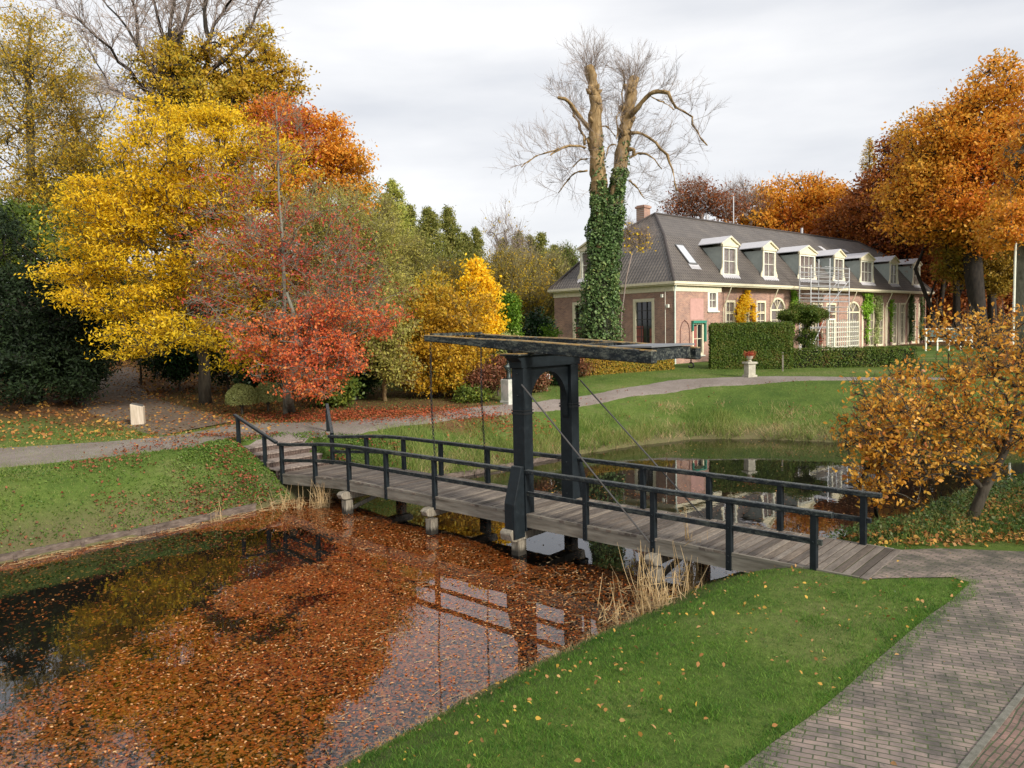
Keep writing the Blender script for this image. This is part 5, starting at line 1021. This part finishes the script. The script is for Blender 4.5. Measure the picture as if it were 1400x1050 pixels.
# ------------------------------------------------------------------ right side big beeches and far woods
bee = tree('big_beech', 'huge orange and gold beech overhanging the right end of the house', 'tree', base(1335, 66), BB(66, [(1330, 200, 75, 70, 0, 1), (1290, 260, 75, 70, 0, 1), (1260, 190, 45, 50, 0, .6), (1370, 150, 60, 70, 0, .8), (1340, 300, 60, 45, -2, 1), (1400, 250, 60, 90, 0, .8), (1250, 290, 40, 45, 0, .6)]), 620, 120, .27, LBEE, BARKD, .7, 91, 1.1, .55, .6, tw=5, twl=1.4, twr=.025, T=[base(1335, 66)-[0, 0, .4], at(1333, 420, 66), at(1330, 370, 66), at(1328, 300, 66), at(1326, 230, 66), at(1330, 160, 66)])
tree('olive_beech', 'olive-brown beech in the shade under the huge orange crown', 'tree', base(1335, 68), BB(68, [(1320, 345, 36, 40, 0, 1), (1360, 365, 40, 35, 0, 1), (1305, 375, 18, 22, 0, .5)]), 220, 100, .2, leafmat('olive_beech_leaves', ['6e5a22', '927628', 'b08c30', '7e7a2c', 'a06c2a'], .35, .2), BARKD, .35, 97, .8, .5, .6, tw=3, twl=.9)
tree('near_beech', 'orange beech boughs at the right edge above a big grey trunk', 'tree', base(1412, 40), BB(40, [(1385, 300, 45, 28, -1, 1.2), (1420, 260, 50, 45, 0, 1), (1375, 325, 22, 16, -2, .9), (1410, 190, 40, 50, 0, .6)]), 200, 110, .16, LBEE, BARKG, .62, 92, .6, .5, .6, tw=3, twl=.7, T=[base(1412, 40)-[0, 0, .3], at(1410, 430, 40), at(1406, 380, 40), at(1408, 320, 40), at(1412, 240, 40)])
tree('russet_beech', 'dark russet beech behind the far end of the roof', 'tree', base(1230, 82), BB(82, [(1220, 280, 60, 50, 0, 1), (1180, 310, 60, 45, 0, 1), (1270, 330, 60, 70, 0, 1), (1240, 230, 35, 40, 0, .6), (1225, 210, 20, 35, 0, .5), (1300, 400, 60, 50, 0, .8)]), 420, 110, .32, LBRN, BARKD, .6, 93, 1.2, .6, .6, tw=4, twl=1.5, twr=.03)
tree('russet_beech', 'wide brown-orange beech above the middle of the roof ridge', 'tree', base(1090, 95), BB(95, [(1085, 275, 55, 35, 0, 1), (1040, 295, 45, 28, 0, 1), (1130, 290, 45, 40, 0, 1), (1080, 320, 90, 30, 0, 1)]), 330, 110, .34, LBEE, BARKD, .6, 94, 1.3, .6, .6, tw=5, twl=1.8, twr=.03)
tree('thin_russet_tree', 'thinly leaved reddish tree above the left part of the roof ridge', 'tree', base(955, 85), BB(85, [(950, 270, 28, 25, 0, 1), (990, 280, 30, 20, 0, .8), (925, 285, 20, 16, 0, .8)]), 190, 40, .22, LBRN, TWIG, .25, 95, 1.1, .6, .6, tw=3, twl=1.6, twr=.016)
tree('bare_tree', 'bare grey tree crown behind the roof, right of the reddish tree', 'tree', base(1010, 92), BB(92, [(1010, 270, 25, 22, 0, 1), (1035, 280, 15, 18, 0, .6)]), 130, 5, .22, LBRN, TWIG, .25, 96, 1.1, .6, .6, tw=3, twl=1.8, twr=.016)
def conifer(label, u, vtop, vbase, ru, Y, lm, seed, name='conifer', n=26000, ls=.3, vb=470, dens=1.0, grp='conifers on the skyline', droop=.15):
    g = np.random.default_rng(seed); b = base(u, Y); o = thing(name, label, 'tree', tuple(b), 0, grp); zt = at(u, vtop, Y)[2]-b[2]; R_ = ru*Y/FPX; z0 = max(.6, at(u, vb, Y)[2]-b[2])
    m = MB(); m.tube([(0, 0, -.3), (0, 0, zt*.5), (0, 0, zt)], [.28, .16, .03], 6); nb = int((zt-z0)*15); A = []; P = []
    for i in range(nb):
        z = z0+(zt-z0)*(i+g.random())/nb; L = R_*(1-(z-z0)/(zt-z0))**.8*g.uniform(.65, 1.12)+.25; a = g.random()*2*PI; d = np.array([math.cos(a), math.sin(a), droop+.25*(z/zt)])
        m.tube([(0, 0, z), tuple(d*[L, L, L*.9]+np.array([0, 0, z]))], [.045, .012], 3, cap=False)
        k = int(1.6*n/nb*dens*(L/R_+.25)); t = g.random(k)**.6; P.append(np.outer(t, d*L)+[0, 0, z]+g.normal(size=(k, 3))*[.30, .30, .34]*(.4+L*.22))
    m.build('trunk', BARKD, o); P = np.concatenate(P); polys('crown', leafverts(P, ls*g.uniform(.6, 1.2, len(P)), .32, g, -.1), 4, lm, o); return o
conifer('tallest pointed olive-green conifer on the skyline left of centre', 545, 250, 0, 58, 62, LCONL, 101, n=20000)
conifer('broad dark green conifer right of the tallest one', 592, 288, 0, 54, 66, LCON, 102, n=22000)
conifer('dark green conifer with narrow tip left of the pale bare trunk', 618, 286, 0, 44, 70, LCON, 103, n=18000)
c1 = conifer('olive conifer right behind the lemon-yellow tree', 655, 314, 0, 34, 78, LCON, 104, n=13000, ls=.30)
for u, vt, Y, lab in ((712, 322, 80, 'conifer tip just right of the slender bare tree'), (728, 326, 84, 'second small conifer tip right of the slender bare tree'), (742, 322, 82, 'pointed conifer midway between bare tree and house'), (762, 338, 86, 'last small conifer before the house roof'), (565, 285, 70, 'conifer shoulder between the two taller ones'), (640, 322, 74, 'small conifer left of the lemon-yellow tree top'), (690, 330, 84, 'low conifer tip behind the slender bare tree'), (778, 345, 90, 'low dark conifer touching the roof edge'), (500, 290, 70, 'conifer half hidden by the orange beech')):
    b = base(u, Y); h1 = at(u, vt, Y)[2]-b[2]; h0 = at(655, 316, 78)[2]-c1.location[2]; copytree(c1, tuple(b), u*1.7, (1.05, 1.05, h1/h0), lab)
tree('slender_bare_tree', 'slender bare tree rising above the conifers left of the house', 'tree', base(690, 70), BB(70, [(690, 320, 25, 28, 0, 1), (700, 350, 32, 28, 0, 1), (688, 295, 10, 18, 0, .7)]), 120, 4, .2, LOY, TWIG, .16, 111, .9, .6, .5, tw=3, twl=1.4, twr=.014)
for i, (u, v, ru, rv, Y, lm, nl, lab) in enumerate(((520, 440, 30, 70, 44, LOLV, 70, 'olive sapling thicket behind the tan twiggy shrub'), (560, 370, 30, 45, 50, LOLV, 60, 'pale olive tree beneath the tallest conifer'), (610, 400, 32, 40, 52, LOY, 55, 'ochre sapling tree behind the amber shrub'), (720, 390, 30, 45, 60, LOY, 40, 'brownish young tree above the green column conifer'), (755, 390, 25, 40, 64, LOLV, 40, 'olive young tree next to the house corner'), (690, 380, 25, 35, 58, LOY, 40, 'ochre young tree behind the lemon-yellow tree'), (775, 360, 14, 20, 75, LMID, 60, 'green tree top at the left roof slope'), (500, 300, 40, 50, 48, LOLV, 60, 'light olive tree left of the tallest conifer'))):
    tree('young_tree', lab, 'tree', base(u, Y), BB(Y, [(u, v, ru, rv, 0, 1), (u-ru*.3, v+rv*.6, ru, rv*.5, 0, .8)]), 170, nl, .19, lm, TWIGY, .12, 120+i, .7, .8, .4, tw=7, twl=1.2, twr=.016, group='young trees behind the shrubs')
conifer('slim half-bare larch poking above the woods at right', 1185, 192, 0, 24, 90, LOY, 131, name='larch', n=4200, ls=.28, grp=None, vb=330)
# background wood: one low-lying crown mass far behind, as trees one cannot tell apart
g = np.random.default_rng(3); P = []; R_ = []
def wood(nm, pts, n, lm, ls, label=None):
    Q = []
    for (u0, u1, v0, v1, Y0, Y1, w_) in pts:
        k = int(n*w_); u = g.uniform(u0, u1, k); y = g.uniform(Y0, Y1, k); t = g.random(k)**1.3; top = v0+(v1-v0)*.55*fbm(u/14., y/12., 1.3)
        v = top+(v1-top)*t; q = np.array([at(a, c, e) for a, c, e in zip(u, v, y)]); q = q[q[:, 2] > 2]; Q.append(q)
    Q = np.concatenate(Q); Q = np.repeat(Q, 26, 0)+g.normal(size=(len(Q)*26, 3))*[1.0, 1.0, .7]; o = polys(nm, leafverts(Q, ls*g.uniform(.7, 1.3, len(Q)), .6, g, .5), 4, lm); tag(o, kind='stuff')
wood('distant_wood', [(-80, 560, 330, 520, 66, 76, .5), (480, 800, 345, 500, 88, 96, .35)], 3600, LMID, .42)
wood('distant_wood', [(1230, 1480, 300, 480, 92, 104, .55), (900, 1250, 290, 400, 112, 120, .45)], 3400, LBRN, .5)
for i, (u, Y, r) in enumerate(((1306, 74, .35), (1283, 80, .25), (1354, 72, .4), (1268, 70, .2), (172, 60, .3), (205, 64, .25), (150, 68, .3), (222, 58, .18))):
    b = base(u, Y); o = thing('woodland_trunk', ['dark trunk left of the big beech trunk', 'thin dark trunk near the house corner', 'stout dark trunk right of the big beech trunk', 'thin leaning trunk by the far house corner', 'dark trunk beyond the woodland path, left', 'second trunk beyond the woodland path', 'trunk at the left end of the woodland path', 'slim trunk beside the golden tree, in the wood'][i], 'tree', tuple(b), 0, 'trunks in the wood')
    gg = np.random.default_rng(i); m = MB(); m.tube([(0, 0, -.3), (gg.normal()*.2, 0, 3), (gg.normal()*.5, 0, 7), (gg.normal(), 0, 11)], [r*1.2, r, r*.8, r*.5], 8); m.tube([(0, 0, 4), (1.2, .4, 7), (2.6, .6, 10)], [r*.5, r*.35, r*.15], 6); m.build('trunk', BARKD, o, smooth=True)
    Q = np.array([0, 0, 12])+gg.normal(size=(2200, 3))*[2.4, 2.0, 1.8]; polys('crown', leafverts(Q, .35, .6, gg, .6), 4, LBRN if u > 900 else LMID, o)
# ------------------------------------------------------------------ ground cover, leaves, grass, reeds
def scatter(n, x0, x1, y0, y1, prob, g):
    x = g.uniform(x0, x1, n); y = g.uniform(y0, y1, n); k = g.random(n) < prob(x, y); return x[k], y[k]
PVP = [np.array(p) for p in PAVE1]; PV2P = [np.array(p) for p in PAVE2]
def dec(x, y): return (x-BO[0])*E2[0]+(y-BO[1])*E2[1], (x-BO[0])*N2[0]+(y-BO[1])*N2[1]
def free(x, y):
    s_, n_ = dec(x, y); k = ~inpoly(x, y, PO) & ~((s_ > -11.2) & (s_ < 7.0) & (n_ > -.12) & (n_ < W+.12)); return k
def pathmask(x, y):
    return inpoly(x, y, PVP) | inpoly(x, y, PV2P) | ((x > 2) & (x > (y-4.45)*1.0+2.0) & (y < 11.2))
def blades(name, x, y, h, wd, lm, g, lean=.35, z=None, kind='stuff', flatten=0):
    n = len(x); z = HG(x, y) if z is None else z; a = g.random(n)*2*PI; u = np.stack([np.cos(a), np.sin(a), np.zeros(n)], 1); l = g.normal(size=(n, 3))*lean; l[:, 2] = 0
    P = np.stack([x, y, z-.01], 1); hh = (h*g.uniform(.5, 1.25, n))[:, None]; V = np.stack([P-u*wd/2, P+u*wd/2, P+(l+[0, 0, 1.])*hh], 1).reshape(-1, 3); o = polys(name, V, 3, lm, rnd=g.random(n)); return tag(o, kind=kind)
g = np.random.default_rng(201)
# near lawn
x, y = scatter(520000, -3.5, 7, 4.5, 15.5, lambda x, y: (free(x, y) & ~pathmask(x, y) & (polydist(x, y, PO[:NFAR], False)[0] > 4))*(.35+.65*sst(14, 6, y))*1.0, g)
e_ = polydist(x, y, PO, True)[0]; k = ((e_ > .25) | (g.random(len(x)) < .3)) & (g.random(len(x)) < np.clip(3.9-5.2*fbm(x+21, y+5, .9), .4, 1)); x, y, e_ = x[k], y[k], e_[k]
blades('lawn_grass', x, y, .030+.06*fbm(x, y, .38)**1.8, .0065, LGR, g, .65)
x, y = scatter(9000, -3.5, 7, 4.5, 15.5, lambda x, y: (free(x, y) & ~pathmask(x, y))*np.clip(fbm(x+50, y, .5)*4-2.4, 0, 1), g); P = np.stack([x, y, HG(x, y)+.015+.02*g.random(len(x))], 1); tag(polys('lawn_clover', leafverts(P, .028, .9, g, 2.2, 6, .05), 6, LIVG), kind='stuff')
k = e_ < .6; x2, y2 = scatter(26000, -3.5, 6, 6.5, 15.5, lambda x, y: free(x, y)*(polydist(x, y, PO[NFAR:], False)[0] < .45)*.8, g); blades('bank_dry_grass', x2, y2, .13, .006, LDRY, g, .9)
# grass fringe over the paving edges
x, y = scatter(260000, .5, 7.2, 4.5, 11.6, lambda x, y: (polydist(x, y, np.array(PVP[:10]), False)[0] < .02+.26*np.clip(fbm(x, y, .35)*1.6-.35, 0, 1)), g); blades("path_edge_grass", x, y, .045, .007, LGR, g, .9, z=np.full(len(x), NZ))
# lawns beyond
x, y = scatter(420000, -16, 24, 15, 42, lambda x, y: free(x, y)*(polydist(x, y, PO[NFAR:], False)[0] > 2.5)*(.25+.75*sst(34, 18, y)), g)
blades('far_lawn_grass', x, y, .05+.06*fbm(x, y, 1.2), .012, LGR2, g, .7)
# rough tufts on the far bank
def bankd(x, y): return polydist(x, y, PO[:NFAR], False)[0]
x, y = scatter(260000, -4.5, 19, 22, 36, lambda x, y: free(x, y)*(bankd(x, y) < 2.6)*np.clip(fbm(x, y, 1.1)*2.4-.75, 0, 1)*np.exp(-bankd(x, y)*.55), g)
blades('bank_tussock_grass', x, y, .22+.85*fbm(x, y, .8)**2*np.exp(-bankd(x, y)*.2), .016, LGR2, g, .5)
x, y = scatter(60000, -4.5, 19, 22, 33, lambda x, y: free(x, y)*(bankd(x, y) < 1.2)*.4, g); blades('bank_straw', x, y, .3, .012, LDRY, g, .8)
x, y = scatter(120000, -4.5, 19, 22, 35, lambda x, y: free(x, y)*(bankd(x, y) < 3.2)*np.clip(fbm(x+11, y+3, 1.6)*3-1.6, 0, 1)*.45, g); blades('bank_straw', x, y, .16+.2*fbm(x, y, .7), .013, LDRY, g, .7)
# ivy and leaves on the left bank
x, y = scatter(190000, -14, -3.2, 14.5, 24.5, lambda x, y: free(x, y)*(bankd(x, y) < 3.4)*np.where(x > -9.2, np.clip(-.1+fbm(x, y, 1.2)*1.3, 0, 1)*.8, np.clip(fbm(x, y, 1.5)*1.4-.45, 0, 1)*.35), g)
P = np.stack([x, y, HG(x, y)+.03+.06*g.random(len(x))], 1); tag(polys('ground_cover', leafverts(P, .052*g.uniform(.6, 1.3, len(P)), .85, g, 1.1), 4, LIVG), kind='stuff')
def litterleaves(nm, n, box, prob, ls, lm, seed, dz=.03):
    g = np.random.default_rng(seed); x, y = scatter(n, *box, prob, g); P = np.stack([x, y, HG(x, y)+dz+.03*g.random(len(x))], 1); tag(polys(nm, leafverts(P, ls*g.uniform(.6, 1.3, len(P)), .65, g, 1.8, 6, .1), 6, lm), kind='stuff')
litterleaves('fallen_leaves', 26000, (-12, -3.2, 15, 24.5), lambda x, y: free(x, y)*np.clip(fbm(x, y, .9)*2.6-1.0, 0, 1)*(.3+.7*sst(-11, -7, x)), .078, LBK, 210, .07)
litterleaves('fallen_leaves', 60000, (-14, 2.5, 25.2, 34), lambda x, y: np.exp(-(((x+4.8)/4.6)**2+((y-28.5)/1.35)**2))*(.2+1.4*fbm(x, y, 1.0)), .085, LFALL, 211, .02)
litterleaves('fallen_leaves', 12000, (-4, 14, 22, 36), lambda x, y: free(x, y)*np.clip(fbm(x, y, 2)*2-.8, 0, 1)*.35, .08, LBK, 212, .06)
litterleaves('fallen_leaves', 26000, (-34, -8, 24, 60), lambda x, y: .2+.6*fbm(x, y, 3), .14, LWOOD, 213, .02)
litterleaves('fallen_leaves', 1700, (-2, 7, 5, 15), lambda x, y: free(x, y)*(.15+.85*np.clip(fbm(x, y, 1.2)*2-.4, 0, 1))*(~pathmask(x, y) | (g.random(len(x)) < .07)), .052, LYF, 214, .04)
litterleaves('fallen_leaves', 1500, (5.5, 10.5, 12.2, 13.6), lambda x, y: free(x, y)*np.exp(-((y-12.75-.05*(x-6))/.25)**2), .085, LYF, 215, .02)
litterleaves('fallen_leaves', 9000, (-17, -10, 22, 32), lambda x, y: .22*fbm(x, y, 2), .07, LYF, 216, .02)
x, y = scatter(3000, -16, 24, 15, 42, lambda x, y: free(x, y)*.5, g)
# weeds on the right bank
g = np.random.default_rng(220); x, y = scatter(60000, 6.0, 14, 12.4, 17.8, lambda x, y: free(x, y)*np.clip(fbm(x, y, .8)*2.2-.45, 0, 1)*sst(12.45, 13.0, y-.02*(x-6)), g)
P = np.stack([x, y, HG(x, y)+g.random(len(x))**1.4*(.12+.5*fbm(x, y, .8))], 1); tag(polys('bank_weeds', leafverts(P, .07*g.uniform(.5, 1.3, len(P)), .6, g, .9), 4, LWEED), kind='stuff')
x, y = scatter(9000, 6.0, 14, 12.6, 18.5, lambda x, y: free(x, y)*.5, g); blades('bank_weed_grass', x, y, .35, .012, LGR2, g, .5)
litterleaves('fallen_leaves', 9000, (6, 13, 12.3, 17.5), lambda x, y: free(x, y)*.8*fbm(x, y, .7), .085, LWOOD, 217, .12)
# reed clumps
def reeds(label, P0, n, h, sp, seed, lean=.25, grp='dry reed clumps at the water edge'):
    g = np.random.default_rng(seed); o = thing('reed_clump', label, 'reeds', (P0[0], P0[1], -.1), 0, grp); a = g.normal(size=(n, 3))*[*sp, 0]; hh = h*g.uniform(.35, 1.15, n)[:, None]
    D = unit(np.concatenate([g.normal(size=(n, 2))*lean, np.ones((n, 1))], 1)); M1 = a+D*hh*.6; brk = g.random(n) < .3; D2 = np.where(brk[:, None], unit(g.normal(size=(n, 3))*[1, 1, .4]-[0, 0, .6]), unit(D+g.normal(size=(n, 3))*.12)); E1 = M1+D2*hh*.4
    polys('stalks', np.concatenate([segverts(a, M1, .0075, .006), segverts(M1, E1, .006, .002)]), 4, LDRY, o)
    t = g.random((n*2)); i = g.integers(0, n, n*2); Q = a[i]+(M1-a)[i]*t[:, None]; L_ = unit(g.normal(size=(n*2, 3))*[1, 1, .3]+[0, 0, -.1])*.22; polys('blades', segverts(Q, Q+L_, .008, .001), 4, LDRY, o)
reeds('tall dry reeds in front of the third bridge span, right of the gate', gp(900, 835, 0), 70, 1.15, (.28, .30), 301); reeds('tallest dry reed stalks near the right bridge pile', gp(945, 805, 0), 46, 1.5, (.16, .12), 302, .12)
reeds('dry reeds sloping into the water left of the right bank corner', gp(875, 850, 0), 34, .7, (.35, .15), 303, .5); reeds('tufts of dry reed under the left bridge end', gp(405, 695, 0), 40, .75, (.30, .15), 304); reeds('bleached reed sheaf leaning on the left bridge pile', gp(442, 693, 0), 60, .85, (.10, .08), 305, .28)
reeds('thin reed at the timber edging left of the bridge', gp(295, 712, 0), 9, .6, (.10, .1), 306, .15)
# ------------------------------------------------------------------ the pond surface: leaf raft, floating reeds
def z0poly(L): return [gp(u, v, 0)[:2] for u, v in L]
CL = [z0poly([(-400, 800), (0, 782), (150, 745), (300, 720), (400, 722), (462, 735), (465, 748), (430, 772), (395, 778), (380, 790), (320, 800), (290, 825), (235, 838), (180, 880), (110, 915), (40, 950), (0, 990), (-300, 1100)]),
      z0poly([(452, 800), (445, 822), (410, 850), (400, 872), (362, 886), (338, 872), (378, 845), (372, 830), (420, 812)]), z0poly([(270, 825), (320, 832), (345, 850), (300, 872), (268, 858)]), z0poly([(180, 880), (225, 880), (200, 905), (150, 915)])]
def clear(x, y):
    jx = x+.55*(fbm(x, y, .7)-.5)*2+.12*np.random.default_rng(1).normal(size=len(x)); jy = y+.55*(fbm(x+40, y, .7)-.5)*2+.12*np.random.default_rng(2).normal(size=len(x)); c = np.zeros(len(x), bool)
    for p in CL: c |= inpoly(jx, jy, p)
    return c
SKYP = z0poly([(640, 690), (655, 735), (676, 752), (712, 766), (738, 774), (768, 772), (792, 756), (800, 715), (740, 690)])
def raft(x, y, soft=0):
    s_, n_ = dec(x, y); jn = n_+.22*(fbm(x, y, .7)-.5)*2
    d = np.where(jn > .05, np.where(n_ > W, .035, .03), 1.)          # clear beyond the bridge
    d = np.where((s_ > 1.6) & (n_ > -.2) & (n_ < 3.5), np.clip(.9-.2*n_, .15, .8), d)
    d = np.where((s_ < -4.6) & (n_ > 0) & (n_ < 1.5), .6, d)
    jx = x+.12*(fbm(x, y, .4)-.5)*2; jy = y+.12*(fbm(x+9, y, .4)-.5)*2
    d = np.where(inpoly(jx, jy, SKYP), .03, d)
    d = d*np.clip(.55+1.0*fbm(x*1.3, y*1.3, .55), 0, 1)
    c = clear(x, y); d = np.where(c & (d > .3), .035+.13*np.clip(fbm(x, y, .8)*2-1.0, 0, 1), d)
    return d*inpoly(x, y, PO)
g = np.random.default_rng(400)
LFLO = leafmat('wet_orange_leaves', ['a04c1c', 'd87028', 'f29040', 'f8b460', 'c87030', 'f0c890'], .0, .45, .45, .75)
LDEB = leafmat('wet_debris', ['6a4a38', '987058', 'b89478', '5a463c', 'd0b090'], .0, .5, .5, .75)
x, y = scatter(560000, -12.5, 9, 5.5, 22, lambda x, y: raft(x, y)*(.45+.55*sst(5.5, 12, y)), g)
dist = sst(-2.2, 1.6, x*.8-(y-11)*.35+.9*(fbm(x, y, 1.3)-.5)*2); isd = g.random(len(x)) < dist*.75
P = np.stack([x, y, -.016+.011*g.random(len(x))], 1); v = leafverts(P, .052*g.uniform(.4, 1.6, len(P)), .62, g, 11, 4)
polys_ = polys('floating_leaf_raft', v, 4, [LFLO, LDEB], mi=isd.astype(int)); tag(polys_, kind='stuff')
k = g.random(len(x)) < .075; P = np.stack([x[k], y[k], .006+.006*g.random(k.sum())], 1); v = leafverts(P, .042*g.uniform(.4, 1.3, len(P)), .55, g, 7, 6, .06); tag(polys('floating_leaves', v, 6, leafmat('dry_floating_leaves', ['8a3c14', 'b8581c', 'c07838', 'd0a878', '9a6238'], .1, .6, .6)), kind='stuff')
x, y = scatter(5000, -10, 18, 14, 30, lambda x, y: inpoly(x, y, PO)*((dec(x, y)[1] > .2)*.25*np.clip(fbm(x, y, 1.5)*2-.6, 0, 1)), g); P = np.stack([x, y, np.full(len(x), .006)], 1); tag(polys('floating_leaves', leafverts(P, .07, .6, g, 9, 6, .05), 6, LYF), kind='stuff')
# pale broken reed stems lying on the water
x, y = scatter(9000, -9, 6, 6, 20, lambda x, y: inpoly(x, y, PO)*(dec(x, y)[1] < 1.0)*(~clear(x, y))*np.clip(.02+1.3*sst(-4, 3, x*.9-(y-10)*.15)*fbm(x, y, 1)+.3*(fbm(x+9, y, 1.4) > .6), 0, 1)*.45, g)
a = g.normal(size=len(x))*.9+.55; L_ = .04+.22*g.random(len(x))**2.2; d = np.stack([np.cos(a)*L_, np.sin(a)*L_, g.normal(size=len(x))*.008], 1); A = np.stack([x, y, np.full(len(x), .008)], 1)
tag(polys('floating_reed_stems', segverts(A, A+d, .0035, .002), 4, LDRY), kind='stuff')
x, y = scatter(2600, -11, -3.8, 15, 23, lambda x, y: inpoly(x, y, PO)*(bankd(x, y) < .42), g); a = g.normal(size=len(x))*.5+.85; d = np.stack([np.cos(a)*.25, np.sin(a)*.25, g.normal(size=len(x))*.02], 1); A = np.stack([x, y, np.full(len(x), .012)], 1)
tag(polys('edge_reed_litter', segverts(A, A+d, .006, .003), 4, LDRY), kind='stuff')
